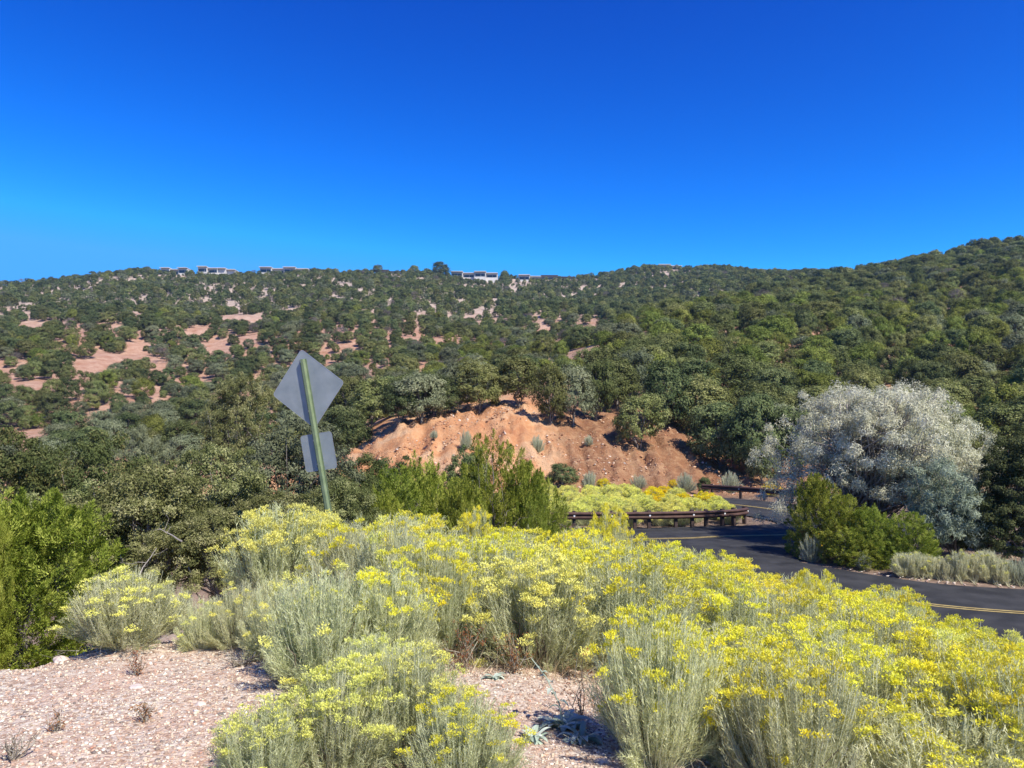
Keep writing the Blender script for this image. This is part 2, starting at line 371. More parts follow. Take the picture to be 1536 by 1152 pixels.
# ------------------------------------------------------------------ ground sheet
def build_ground():
    fr = np.radians(np.arange(-50, 50.01, .17)); th = np.concatenate([np.radians(np.arange(-180, -50, 4)), fr, np.radians(np.arange(52, 180, 4))])
    rad = np.concatenate([[.02, .5, 1, 1.5, 2.0], np.exp(np.linspace(math.log(2.3), math.log(90), 300)), np.exp(np.linspace(math.log(92), math.log(1150), 170))])
    T, Rr = np.meshgrid(th, rad); X = Rr * np.sin(T); Y = Rr * np.cos(T)
    Z = gz(X.ravel(), Y.ravel()).reshape(X.shape)
    V = np.stack([X, Y, Z], -1).reshape(-1, 3); nr, nt_ = X.shape
    i, j = np.meshgrid(np.arange(nr - 1), np.arange(nt_), indexing='ij'); j2 = (j + 1) % nt_
    Fc = np.stack([i*nt_+j, (i+1)*nt_+j, (i+1)*nt_+j2, i*nt_+j2], -1).reshape(-1, 4)[:, ::-1]
    me = mesh_from('ground', V, Fc, smooth=True)
    tag(ob('ground', me, M['ground']), kind='structure')
build_ground()

def strip(name, path, w, z, mat, off=0, i0=0, i1=None, kind='structure'):
    P = path[i0:i1]; T = np.gradient(P, axis=0); T /= np.linalg.norm(T, axis=1)[:, None]; N = np.stack([-T[:, 1], T[:, 0]], 1)
    k = 9 if w > 1 else 2; V = []; A = []
    for s in np.linspace(-1, 1, k):
        q = P + N * (off + s * w / 2); V.append(np.column_stack([q, np.full(len(q), z)])); A.append(np.full(len(q), s / 2 + .5))
    V = np.array(V); n = len(P); Fc = [(a*n+i, a*n+i+1, (a+1)*n+i+1, (a+1)*n+i) for a in range(k-1) for i in range(n-1)]
    o = ob(name, mesh_from(name, V.reshape(-1, 3), Fc, np.concatenate(A)), mat)
    return tag(o, kind=kind)
strip('road', ROAD_B, 6.8, RZ, M['asphalt'])
strip('road', ROAD_A, 6.8, RZ + .004, M['asphalt'])
mb = MB(); mb.add([(x, y, RZ + .008) for x, y in [(5,27),(10.4,28.0),(10.75,29.6),(11.2,31.5),(11.6,32.6),(3,32.5),(2,30)]], [tuple(range(7))], .5)
tag(ob('road', mb.mesh('road_junction'), M['asphalt']), kind='structure')
for o_ in (-.1, .1):
    strip('road_marking', ROAD_A, .11, RZ + .013, M['line'], o_ * 1.15, 0, 122)
    strip('road_marking', ROAD_B, .11, RZ + .013, M['line'], o_)

# ------------------------------------------------------------------ guardrails
def guardrail(path, label, name='guardrail', face=1, refl=True, spacing=1.9):
    P = smooth_path(path, .4); T = np.gradient(P, axis=0); T /= np.linalg.norm(T, axis=1)[:, None]; N = np.stack([-T[:, 1], T[:, 0]], 1) * face
    c = P.mean(0); root = empty(name, (c[0], c[1], RZ)); tag(root, label, 'guardrail', 'brown guardrails along the road')
    prof = [(0,.43),(.02,.455),(.085,.50),(.085,.535),(.0,.60),(.0,.625),(.085,.69),(.085,.725),(.02,.77),(0,.79)]
    loop = [(a, b) for a, b in prof] + [(a - .006, b) for a, b in prof[::-1]]
    V = []; n = len(loop)
    for i in range(len(P)):
        for a, b in loop: V.append((P[i,0]-c[0]+N[i,0]*a, P[i,1]-c[1]+N[i,1]*a, b))
    Fc = [(i*n+k, i*n+(k+1) % n, (i+1)*n+(k+1) % n, (i+1)*n+k) for i in range(len(P)-1) for k in range(n)]
    Fc += [tuple(range(n)), tuple((len(P)-1)*n+k for k in range(n))[::-1]]
    mb = MB(); mb.add(V, Fc); ob('rail_beam', mb.mesh('rail_beam'), M['rust'], root)
    s = np.concatenate([[0], np.cumsum(np.linalg.norm(np.diff(P, axis=0), axis=1))]); q = .4
    while q < s[-1]:
        i = int(np.searchsorted(s, q)); i = min(i, len(P)-1); x, y = P[i] - c - N[i] * .17; an = math.atan2(T[i,1], T[i,0])
        pb = MB(); pb.box((x, y, .36), (.15, .17, .95), an, .5); pb.box((x + N[i,0]*.125, y + N[i,1]*.125, .62), (.14, .07, .34), an)
        ob('post', pb.mesh('rail_post'), M['rust_dark'], root)
        if refl:
            rb = MB(); rb.tube([(P[i,0]-c[0]+N[i,0]*.0, P[i,1]-c[1]+N[i,1]*.0, .61), (P[i,0]-c[0]+N[i,0]*.05, P[i,1]-c[1]+N[i,1]*.05, .61)], [.045, .045], 8)
            if int(q / spacing) % 2 == 0: ob('reflector', rb.mesh('reflector'), M['reflector'], root)
        q += spacing
    return root, c
guardrail([(-9,37.2),(-3,37.3),(3,37.3),(7,37.5),(9.6,38.0),(11.2,38.7),(12.0,39.5)], 'brown steel guardrail curving round the yellow flowered island at the hairpin', face=-1, spacing=.95)
guardrail([(21.5,43),(20.6,46),(18.9,49.3),(16.6,52.2),(14.6,54.6),(13.6,55.4)], 'far brown guardrail at the foot of the red earth bank', face=1)
r3, c3 = guardrail([(11.3,30.5),(12.2,31.1),(13.6,32.2),(15.2,33.0)], 'short brown guardrail end under the green junipers at the road fork', face=1, refl=False, spacing=1.6)
mb = MB(); mb.prism([(-.28,.28),(.28,.28),(.28,.80),(-.28,.80)], -.03, .03)
pe = ob('end_panel', mb.mesh('end_panel'), M['amber'], r3); pe.location = (11.75-c3[0], 30.05-c3[1], 0); pe.rotation_euler = (0, 0, R(12)); pe['label'] = 'yellow end panel'
mb = MB(); mb.box((0,0,.4), (.22,.2,.9)); pe = ob('end_post', mb.mesh('end_post'), solid('rusty orange post', (.35,.12,.03), (.5,.2,.05), 5), r3); pe.location = (11.3-c3[0], 30.2-c3[1], 0)

# ------------------------------------------------------------------ traffic sign seen from behind
def rrect(w, h, r, n=5):
    out = []
    for cx, cy, a0 in ((w/2-r, h/2-r, 0), (-w/2+r, h/2-r, 90), (-w/2+r, -h/2+r, 180), (w/2-r, -h/2+r, 270)):
        for k in range(n+1):
            a = R(a0 + 90*k/n); out.append((cx + r*math.cos(a), cy + r*math.sin(a)))
    return out
def build_sign():
    D = 10.3; cx, cy, cz = pt(462, 583, D)
    lean = R(-9.6)   # leans to the left in the picture
    Rm = Matrix.Rotation(lean, 4, 'Y') @ Matrix.Rotation(R(3), 4, 'X') @ Matrix.Rotation(R(-15), 4, 'Z')
    top = .40; L = 3.1
    bx, by, bz = (Vector((cx, cy, cz)) + Rm @ Vector((.0, 0, top - L)))
    root = empty('traffic_sign', (bx, by, bz)); root.rotation_euler = Rm.to_euler(); KX = 1.08
    tag(root, 'leaning green-posted road sign with diamond and square plates seen from behind', 'road sign')
    zc_ = L - top
    def plate(nm, outline, z0):
        mb = MB(); mb.prism([(x, z + z0) for x, z in outline], .0, .003); me = mb.mesh(nm)
        o = ob(nm, me, M['alu'], root); me.materials.append(M['alu_edge']); me.materials.append(M['yellow_face'])
        n = len(outline)
        for i, p in enumerate(me.polygons):
            p.material_index = 0 if i == 0 else (2 if i == 1 else 1)
        # raised bare rim
        rb = MB(); pts = [(x, z + z0) for x, z in outline]; inn = [((x) * .985, (z) * .985 + z0) for x, z in outline]
        V = [(a, -.0015, b) for a, b in pts] + [(a, -.0015, b) for a, b in inn]; rb.add(V, [(i, (i+1) % n, (i+1) % n + n, i + n) for i in range(n)])
        ob('rim', rb.mesh('rim'), M['alu_edge'], o)
        return o
    c45, s45 = math.cos(R(45)), math.sin(R(45))
    dia = [(x*c45 - z*s45, x*s45 + z*c45) for x, z in rrect(.765, .765, .045)]
    plate('diamond_plate', dia, zc_); plate('square_plate', rrect(.47, .50, .045), zc_ - .86)
    mb = MB(); e = -.002; d = .045
    # hat channel: two side walls, a web towards us, two pierced flanges
    def slab(x0, y0, x1, y1, z0, z1, t=.003):
        x0 *= KX; x1 *= KX
        dx, dy = x1-x0, y1-y0; l = math.hypot(dx, dy); nx, ny = -dy/l*t/2, dx/l*t/2
        V = [(x0+nx,y0+ny,z0),(x1+nx,y1+ny,z0),(x1-nx,y1-ny,z0),(x0-nx,y0-ny,z0)]; V += [(a,b,z1) for a,b,_ in V]
        mb.add(V, [(3,2,1,0),(4,5,6,7),(0,1,5,4),(1,2,6,5),(2,3,7,6),(3,0,4,7)])
    slab(-.016, e-d, .016, e-d, 0, L); slab(.0165, e-d+.001, .026, e-.002, 0, L); slab(-.0165, e-d+.001, -.026, e-.002, 0, L)
    slab(.027, e-.0025, .047, e-.0025, 0, L)
    slab(-.031, e-.0025, -.0265, e-.0025, 0, L); slab(-.047, e-.0025, -.0425, e-.0025, 0, L)
    z = 0
    while z < L - .02:
        slab(-.0425, e-.0025, -.031, e-.0025, z, z + .011); z += .0254
    ob('post', mb.mesh('sign_post'), M['post'], root)
    for z in (zc_ + .375, zc_ - .30, zc_ - .70, zc_ - 1.02):
        bb = MB(); bb.tube([(-.036, e-.004, z), (-.036, e-.02, z)], [.010, .009], 6); bb.tube([(-.036, e-.0035, z), (-.036, e-.006, z)], [.015, .015], 8)
        ob('bolt', bb.mesh('bolt'), M['bolt'], root)
build_sign()

# ------------------------------------------------------------------ vegetation generators (unit: metres)
def orth(A, rng):
    B = rng.normal(size=A.shape); B -= (B * A).sum(1)[:, None] * A; B /= np.linalg.norm(B, axis=1)[:, None] + 1e-9; return B
def nrm(A): return A / (np.linalg.norm(A, axis=1)[:, None] + 1e-9)
def tris(P, axis, side, ln, wd):
    """one pointed triangle per leaf"""
    a = P - side * (wd / 2)[:, None]; b = P + side * (wd / 2)[:, None]; c = P + axis * ln[:, None]
    V = np.stack([a, b, c], 1).reshape(-1, 3); return V, np.arange(len(V)).reshape(-1, 3)
def tube_np(mb, p0, p1, r0, r1, rng, n=5, seg=4, wob=.06):
    p0 = np.array(p0, float); p1 = np.array(p1, float); L = np.linalg.norm(p1-p0); P = []
    for i in range(seg+1):
        t = i/seg; q = p0*(1-t)+p1*t + (rng.normal(size=3)*wob*L*math.sin(math.pi*t) if 0 < i < seg else 0)
        P.append(q)
    mb.tube(P, [r0*(1-i/seg)+r1*i/seg for i in range(seg+1)], n)
    return P
def make_crown(rng, W, H, z0, ncl, per, clr, leaf, kind='pin', lobes=5, hollow=.45, shape=1.0, droop=0, lobe_amp=.32, rnd=.45, flat=.62):
    """crown of leaf clumps: returns verts, faces, v attribute, clump centres. W radius, H crown height, z0 crown bottom"""
    D = nrm(rng.normal(size=(ncl, 3))); D[:, 2] = np.where(D[:, 2] < -.62, -D[:, 2], D[:, 2])
    lob = nrm(rng.normal(size=(lobes, 3))); amp = rng.uniform(.1, lobe_amp, lobes)
    f = (.80 if lobe_amp < .5 else .82) + (np.maximum(0, D @ lob.T) ** (4 if lobe_amp < .5 else 9) * amp).sum(1) - rng.uniform(0, .12, ncl)
    rad = (hollow + (1 - hollow) * rng.random(ncl) ** .5) * f
    az = np.where(D[:, 2] > 0, D[:, 2] ** (1/shape), D[:, 2])
    C = np.stack([D[:, 0] * rad * W, D[:, 1] * rad * W, z0 + H * (.42 + az * rad * .58)], 1)
    C[:, 2] = np.maximum(C[:, 2], z0 * .8)
    out = nrm(C - np.array([0, 0, z0 + H * .3]))
    idx = np.repeat(np.arange(ncl), per); n = len(idx)
    cs = clr * rng.uniform(.65, 1.3, ncl)
    if kind == 'jun':
        ax = nrm(out * .75 + np.array([0, 0, .35]) + rng.normal(size=(ncl, 3)) * .38)
        t = rng.random(n); L = cs[idx] * 2.1
        sd = rng.normal(size=(n, 3)) * (cs[idx] * .52 * (1.05 - t))[:, None]
        P = C[idx] + ax[idx] * (L * (t - .35))[:, None] + sd
        la = nrm(ax[idx] * .9 + nrm(sd) * .55 + rng.normal(size=(n, 3)) * .25)
        nor = nrm(nrm(sd) + rng.normal(size=(n, 3)) * .4)
        side = nrm(np.cross(la, nor)); ln = leaf * rng.uniform(.7, 1.5, n); wd = leaf * rng.uniform(.32, .55, n)
    else:
        q = rng.normal(size=(n, 3)); q = nrm(q) * (rng.random(n) ** .45)[:, None]; q[:, 2] *= flat; q[:, 2] -= droop * np.hypot(q[:, 0], q[:, 1])
        P = C[idx] + q * cs[idx][:, None]
        nor = nrm(q + out[idx] * rnd + np.array([0, 0, .25]) + rng.normal(size=(n, 3)) * .45)
        la = orth(nor, rng)
        if kind == 'long':
            la = nrm(la + np.array([0, 0, -.45]) + out[idx] * .3); 
        side = nrm(np.cross(la, nor)); ln = leaf * rng.uniform(.7, 1.5, n); wd = leaf * (rng.uniform(.22, .36, n) if kind == 'long' else rng.uniform(.45, .95, n))
    V, Fc = tris(P, la, side, ln, wd)
    v = np.clip(rng.random(ncl)[idx] * .5 + rng.random(n) * .5, 0, 1)
    return V, Fc, np.repeat(v, 3), C
def make_tree(seed, W, H, z0, ncl, per, clr, leaf, kind='pin', mat='pin', bark='bark', limbs=14, trunk=.12, stems=1, **k):
    """returns (crown mesh, trunk mesh)"""
    rng = np.random.default_rng(seed)
    V, Fc, v, C = make_crown(rng, W, H - z0, z0, ncl, per, clr, leaf, kind, **k)
    cm = mesh_from('crown', V, Fc, v); cm.materials.append(M[mat])
    mb = MB()
    for s in range(stems):
        a = rng.uniform(0, 6.28); b = .0 if stems == 1 else .12
        base = (b*math.cos(a), b*math.sin(a), -.25); tip = (W*.35*math.cos(a)*(stems > 1) + rng.normal()*.1*W, W*.35*math.sin(a)*(stems > 1) + rng.normal()*.1*W, z0 + (H-z0)*.75)
        P = tube_np(mb, base, tip, trunk*(1 if stems == 1 else .7), trunk*.22, rng, 7, 7, .05)
        sel = rng.choice(len(C), min(limbs, len(C)), replace=False)
        for i in sel:
            q = P[rng.integers(1, 6)]; 
            if C[i][2] < q[2]*.8: q = P[1]
            tube_np(mb, q, C[i], trunk*.32, trunk*.05, rng, 4, 4, .08)
    return cm, mb.mesh('trunk', True)
def bush_mesh(seed, Rr=.5, H=.8, nclump=150, per=6, fl=.85, leafn=26, fmat='flower', lmat='sage', wood=True, upright=.5, leafl=.045, florets=24, spread=1.0, sw=.0032, fs=1.0, skirtp=.5):
    """rabbitbrush: fan of fine leafy stems under a dome of flat yellow flower heads. returns dict of meshes"""
    rng = np.random.default_rng(seed)
    ang = rng.uniform(0, 2*np.pi, nclump); rho = np.sqrt(rng.random(nclump)) * (.82 + .18*np.sin(ang*3 + seed) + .1*rng.random(nclump))
    hz = H * (1 - rho**2.2 * (.52 * spread)) * rng.uniform(.72, 1.12, nclump)
    inner = rng.random(nclump) < .15; hz[inner] *= rng.uniform(.55, .8, inner.sum())
    skirt = (rho > .6) & (rng.random(nclump) < skirtp); hz[skirt] *= rng.uniform(.25, .8, skirt.sum()); inner |= skirt
    idx = np.repeat(np.arange(nclump), per); n = len(idx)
    tipx = (rho*Rr*np.cos(ang))[idx] + rng.normal(size=n)*.021; tipy = (rho*Rr*np.sin(ang))[idx] + rng.normal(size=n)*.021
    tipz = hz[idx] + rng.normal(size=n)*.016
    tip = np.stack([tipx, tipy, tipz], 1)
    base = np.stack([tipx*.30 + rng.normal(size=n)*.02, tipy*.30 + rng.normal(size=n)*.02, np.full(n, -.03)], 1)
    mid = np.stack([tipx*(.62+.25*upright), tipy*(.62+.25*upright), tipz*.36], 1) + rng.normal(size=(n, 3))*.02
    K = 6; ts = np.linspace(0, 1, K)
    path = np.stack([base*(1-t)**2 + mid*2*t*(1-t) + tip*t*t for t in ts], 1)     # n,K,3
    path[:, 1:-1] += rng.normal(size=(n, K-2, 3))*.006
    sd = rng.normal(size=(n, 3)); sd[:, 2] = 0; sd = nrm(sd)
    wid = np.linspace(sw*1.35, sw*.75, K)
    A = path - sd[:, None]*wid[None, :, None]/2; B = path + sd[:, None]*wid[None, :, None]/2
    V = np.stack([A, B], 2).reshape(-1, 3); q = np.arange(n)[:, None]*2*K; k = np.arange(K-1)[None]*2
    Fc = np.stack([q+k, q+k+1, q+k+3, q+k+2], -1).reshape(-1, 4)
    out = {}
    out['stem'] = mesh_from('stem', V, Fc, np.repeat(rng.random(n), 2*K)); out['stem'].materials.append(M['stem_green'])
    # leaves
    m = n*leafn; si = np.repeat(np.arange(n), leafn); t = .34 + .66*rng.random(m)**.8
    b0, m0, t0 = base[si], mid[si], tip[si]; tt = t[:, None]
    P = b0*(1-tt)**2 + m0*2*tt*(1-tt) + t0*tt*tt; tan = nrm((m0-b0)*(1-tt) + (t0-m0)*tt)
    sdv = orth(tan, rng); la = nrm(tan*.85 + sdv*.6); side = orth(la, rng)
    V, Fc = tris(P, la, side, leafl*rng.uniform(.6, 1.25, m), np.full(m, .0042)*rng.uniform(.7, 1.3, m))
    out['foliage'] = mesh_from('foliage', V, Fc, np.repeat(np.clip(rng.random(nclump)[idx][si]*.4 + rng.random(m)*.6, 0, 1), 3)); out['foliage'].materials.append(M[lmat])
    if fl > 0:
        pf = fl * np.where(rho > .93, .6, 1.0) * np.where(inner, .3, 1.0)
        patch = vnoise(rho*np.cos(ang)*4.2 + 3, rho*np.sin(ang)*4.2, seed)
        on = (rng.random(nclump) < pf * np.clip(.35 + 1.3*patch, 0, 1.3))[idx] & (rng.random(n) < .9)
        T = tip[on]; c = len(T); fi = np.repeat(np.arange(c), florets); m = len(fi)
        q = rng.normal(size=(m, 3)) * np.array([.014, .014, .007])*fs; q[:, 2] -= (q[:, 0]**2 + q[:, 1]**2)*12
        P = T[fi] + q + np.array([0, 0, .006]); la = nrm(q*np.array([1,1,0])*.5/.02 + np.array([0, 0, .9]) + rng.normal(size=(m, 3))*.35); side = orth(la, rng)
        V, Fc = tris(P, la, side, rng.uniform(.011, .021, m)*fs, rng.uniform(.006, .011, m)*fs)
        hv = rng.random(nclump)[idx][on]
        out['blossom'] = mesh_from('blossom', V, Fc, np.repeat(np.clip(hv[fi]*.6 + rng.random(m)*.4, 0, 1), 3)); out['blossom'].materials.append(M[fmat])
    if wood:
        mb = MB()
        for i in range(34):
            a = rng.uniform(0, 6.28); r = Rr*rng.uniform(.35, .95); hh = H*rng.uniform(.3, .6)
            tube_np(mb, (math.cos(a)*.03, math.sin(a)*.03, -.04), (math.cos(a)*r*.8, math.sin(a)*r*.8, hh), .008, .002, rng, 4, 4, .06); mb.a[-20:] = [rng.random()*.6]*20
        for i in range(60):   # dead twigs and litter in the skirt
            a = rng.uniform(0, 6.28); r = Rr*rng.uniform(.1, 1.0); p = np.array([math.cos(a)*r, math.sin(a)*r, rng.uniform(.0, .05)])
            tube_np(mb, p, p + rng.normal(size=3)*np.array([.09,.09,.05]) + np.array([0,0,.03]), .0025, .001, rng, 3, 2, .1)
            mb.a[-9:] = [rng.random()]*9
        out['woody_stem'] = mb.mesh('woody_stem'); out['woody_stem'].materials.append(M['stem'])
    return out

BUSH = {}
for i in range(4): BUSH['full', i] = bush_mesh(100+i, .50, .80, 270, 5, .53, 26, 'flower', spread=.72, florets=27)
for i in range(3): BUSH['half', i] = bush_mesh(110+i, .50, .80, 260, 5, .32, 28, 'flower', spread=.72, florets=27)
for i in range(3): BUSH['pale', i] = bush_mesh(120+i, .50, .80, 190, 6, .80, 26, 'flower_pale')
for i in range(3): BUSH['palehalf', i] = bush_mesh(125+i, .50, .80, 250, 5, .36, 28, 'flower_pale', spread=.8)
for i in range(3): BUSH['grey', i] = bush_mesh(130+i, .50, .80, 170, 6, 0, 30, lmat='sage_grey', leafl=.04)
for i in range(2): BUSH['bare', i] = bush_mesh(140+i, .50, .80, 180, 6, .14, 26, 'flower_pale')
for i in range(3): BUSH['gold', i] = bush_mesh(150+i, .50, .80, 150, 5, .95, 16, 'flower_gold', florets=18, sw=.006, fs=2.0)
for i in range(3): BUSH['farfull', i] = bush_mesh(160+i, .50, .80, 150, 5, .95, 16, 'flower_pale', florets=18, sw=.006, fs=1.9)
for i in range(2): BUSH['fargrass', i] = bush_mesh(180+i, .50, .80, 150, 5, .12, 24, 'flower_pale', lmat='grassy', leafl=.11, sw=.009, fs=1.4, spread=.6)
for i in range(2): BUSH['farsage', i] = bush_mesh(170+i, .50, .70, 110, 5, 0, 22, lmat='sage_grey', leafl=.07, sw=.006)
BR = np.random.default_rng(5)
ORDER = ['stem', 'foliage', 'blossom', 'woody_stem']
def bush(kind, x, y, w, h, label, group=None, name='rabbitbrush', cat='shrub', rz=None, tilt=None, z=None):
    ks = [k for k in BUSH if k[0] == kind]; key = ks[BR.integers(len(ks))]
    H0 = .7 if kind == 'farsage' else .8
    root = empty(name, (x, y, g1(x, y) if z is None else z), BR.uniform(0, 6.28) if rz is None else rz, (w, w, h/H0))
    if tilt: root.rotation_euler = (tilt[0], tilt[1], root.rotation_euler[2])
    tag(root, label, cat, group)
    for nm in ORDER:
        if nm in BUSH[key]: ob(nm, BUSH[key][nm], None, root)
    return root

# ---- front rabbitbrush, placed one by one : (kind, base px, base py, width m, height m, label)
ORD = ['first','second','third','fourth','fifth','sixth','seventh','eighth','ninth','tenth','eleventh','twelfth','thirteenth','fourteenth','fifteenth','sixteenth','seventeenth','eighteenth','nineteenth','twentieth','twenty-first','twenty-second','twenty-third','twenty-fourth']
FG = 'rabbitbrush flowering on the near roadside'
single = [
 ('palehalf', 190, 966, .98, .50, 'low sprawling rabbitbrush with pale yellow top at far left edge of the gravel'),
 ('grey', 262, 948, .50, .40, 'small upright grey shrub behind the gravel, right of the sprawling pale one'),
 ('bare', 305, 972, .46, .33, 'smallest rounded yellow-green rabbitbrush on the gravel edge'),
 ('bare', 358, 968, .62, .42, 'greyish flowerless rabbitbrush leaning over a bare twig mat at the gravel edge'),
 ('bare', 415, 985, .60, .52, 'pale green feathery rabbitbrush just left of the tall few-flowered clump'),
 ('bare', 485, 1018, 1.0, .66, 'large green-grey rabbitbrush with few flowers overhanging the gravel'),
 ('half', 580, 1005, .85, .62, 'rabbitbrush with scattered yellow heads beside the large green-grey one'),
 ('half', 660, 985, .80, .66, 'half-flowered rabbitbrush with dry brown base behind the bare gravel gap'),
 ('palehalf', 400, 1190, .60, .36, 'low rabbitbrush at bottom edge, leftmost one standing in the open gravel'),
 ('pale', 505, 1160, .72, .46, 'low pale-flowered rabbitbrush at bottom edge, second from the gravel'),
 ('palehalf', 610, 1135, .74, .50, 'low rabbitbrush with lime yellow heads at left of the gravel gap'),
 ('half', 690, 1185, .60, .38, 'small rabbitbrush at bottom edge touching the gravel gap'),
 ('palehalf', 560, 1085, .60, .44, 'sparse rabbitbrush in the middle of the low front clump'),
 ('half', 985, 1142, .80, .70, 'tall fan-shaped rabbitbrush with bare lower stems right of the gravel gap'),
]
for kd, px, py, w, h, lb in single:
    x, y, z = hit(px, py); bush(kd, x, y, w, h, lb, FG, z=z)
x, y, z = pt(418, 850, 7.9); 
bush('pale', x, y, 1.35, .92, 'big domed rabbitbrush left of the sign post with dark hollow underneath', FG)
x, y, z = pt(475, 850, 8.3); bush('pale', x, y, 1.0, .9, 'domed rabbitbrush right at the foot of the leaning sign post', FG)
# ---- the thicket, in rows; each row is fitted below the outline its tops have in the photograph
TOPX = [330,400,500,560,640,690,720,790,850,905,960,1010,1080,1150,1210,1260,1330,1400,1450,1536,1700]
TOPY = [800,772,776,766,768,786,800,790,780,792,800,815,832,850,868,884,885,912,935,952,1000]
rows = [(3.75,1150,1750,.60),(4.2,1120,1750,.60),(4.7,1090,1800,.62),(5.3,700,1760,.74),(5.95,640,1740,.78),(6.6,560,1720,.82),(7.35,520,1690,.86),(8.1,510,1600,.90),(8.9,505,1450,.94),(9.7,520,1200,.98)]
rowname = ['nearest row','front row','second row','third row','fourth row','middle row','sixth row','seventh row','eighth row','back row']
rs = np.random.default_rng(21)
for ri, (d, p0, p1, sp_) in enumerate(rows):
    n = int(round((p1 - p0) / F * d / sp_)); k = 0
    for i in range(n + 1):
        px = p0 + (p1 - p0) * (i + rs.uniform(-.25, .25)) / n; dd = d + rs.uniform(-.22, .22)
        x = (px - CX) / F * dd; z = g1(x, dd)
        want = rs.uniform(.45, .70) if dd < 5 else (rs.uniform(.55, .85) if dd < 6.3 else rs.uniform(.70, 1.0)); w = rs.uniform(.92, 1.25) * (.85 + .03 * d)
        bx, by = proj(x, dd, z)
        if by > 1015 and 690 < bx < 900: continue
        if dd < 5.6 and 640 < bx < 1090 and by > 990: continue
        ty = max(np.interp(px, TOPX, TOPY), np.interp(px + .3 * w / dd * F, TOPX, TOPY), np.interp(px - .3 * w / dd * F, TOPX, TOPY))
        if ri >= 7: ty = np.interp(px, TOPX, TOPY)
        if dd < 8.6 and px < 525: continue
        hs = np.arange(.25, 1.25, .02); tops = proj(np.full(len(hs), x), np.full(len(hs), dd), z + hs * 1.13)[1]
        ok = hs[tops > ty]; h = min(want, ok[-1]) if len(ok) else 0
        if ri >= 7 and len(ok): h = min(ok[-1], 1.1) * rs.uniform(.97, 1.05)
        if h < .34: continue
        kd = rs.choice(['full', 'half', 'pale'], p=[.56, .36, .08]) if px > 700 else rs.choice(['full', 'half', 'pale', 'bare'], p=[.18, .50, .14, .18])
        look = {'full': 'densely golden-flowered', 'half': 'half-flowered grey-green', 'pale': 'lime-yellow flowered', 'bare': 'almost flowerless pale green'}[kd]
        bush(kd, x, dd, w, h, f'{look} rabbitbrush, {ORD[k]} from left in the {rowname[ri]} of the roadside thicket', FG, z=z); k += 1
# tufts that stick up against the road and the guardrail
for px, py, d, h, lb in [(915, 778, 8.4, 1.15, 'tallest rabbitbrush tuft sticking up in front of the curved guardrail'), (1215, 868, 7.8, .95, 'rabbitbrush with rounded head standing up against the road at the fork'), (712, 772, 9.3, 1.15, 'tall rabbitbrush against the green feathery junipers')]:
    x = (px - CX) / F * d; z = g1(x, d); tz = pt(px, py, d)[2]; bush('full', x, d, .62, max(.5, tz - z), lb, FG)

# ---- island in the hairpin
k = 0; rs = np.random.default_rng(31)
for yy in np.arange(38.6, 51.0, 1.05):
    for xx in np.arange(-9, 14, 1.25):
        x = xx + rs.uniform(-.35, .35); y = yy + rs.uniform(-.3, .3)
        if float(road_dist(np.array([x]), np.array([y]))[0]) < 3.95 or y > 50.2: continue
        px = CX + x / y * F
        if px < 790 or x > 11.4: continue
        kd = 'gold' if (y > 43 and px > 960 and rs.random() < .7) else 'farfull'
        w = rs.uniform(1.25, 1.6); h = rs.uniform(.85, 1.1) * (1.12 if y > 45 else 1)
        col = 'golden' if kd == 'gold' else 'lemon yellow'
        pos = 'near the guardrail' if y < 41.5 else ('in the middle' if y < 46 else 'at the back')
        side = 'left part' if px < 930 else ('centre' if px < 1040 else 'right tip')
        bush(kd, x, y, w, h, f'{col} rabbitbrush {pos} of the island inside the hairpin, {side}', 'rabbitbrush mounds on the island', z=RZ); k += 1
# ---- shrubs along the far guardrail, on the bank and at the fork
def bush_px(kd, px, py, wpx, hpx, label, group=None, name='sagebrush'):
    x, y, z = hit(px, py, 9); s = y / F; return bush(kd, x, y, wpx * s, hpx * s, label, group, name, z=z)
for kd, px, py, w, h, lb in [
 ('farsage', 1095, 740, 40, 30, 'grey-green sagebrush behind the far guardrail, nearest the shaded trees'),
 ('farsage', 1028, 738, 36, 26, 'sagebrush with a yellow tip on the left beside the far guardrail'),
 ('farsage', 958, 734, 30, 20, 'rounded sagebrush at the left end of the far guardrail'),
 ('farsage', 885, 733, 30, 24, 'pale sagebrush at the left foot of the brown bank'),
 ('farsage', 699, 672, 22, 26, 'grey sagebrush alone on the orange slope'),
 ('farsage', 806, 678, 26, 24, 'round green-grey sagebrush at the orange and brown soil boundary'),
 ('farsage', 651, 660, 15, 12, 'smaller sagebrush at left on the orange slope'),
 ('farsage', 764, 682, 12, 13, 'tiny dark sagebrush between the two larger ones on the orange slope'),
 ('farsage', 883, 668, 18, 14, 'dry sagebrush high on the brown part of the bank'),
 ]: bush_px(kd, px, py, w, h, lb, 'sagebrush on the red bank')
for kd, px, py, w, h, lb in [
 ('gold', 1010, 735, 20, 14, 'golden flowered tuft left of the sagebrush at the far guardrail'),
 ('gold', 1158, 745, 34, 20, 'golden flowered shrub behind the far guardrail next to the shaded trees'),
 ('gold', 905, 736, 24, 16, 'golden flowered tuft at the left foot of the brown bank')]: bush_px(kd, px, py, w, h, lb, 'rabbitbrush beside the far guardrail', 'rabbitbrush')
def bush_road(kd, px, d, w, h, lb, group=None, name='sagebrush'):
    x = (px - CX) / F * d; return bush(kd, x, d, w, h, lb, group, name, z=RZ - .03)
bush_road('farsage', 1213, 28.6, .95, .95, 'silvery sagebrush at the tip of the road fork')
bush_road('farsage', 1290, 26.9, .6, .6, 'small grey sagebrush at the foot of the green junipers')
rs = np.random.default_rng(8); kk = 0
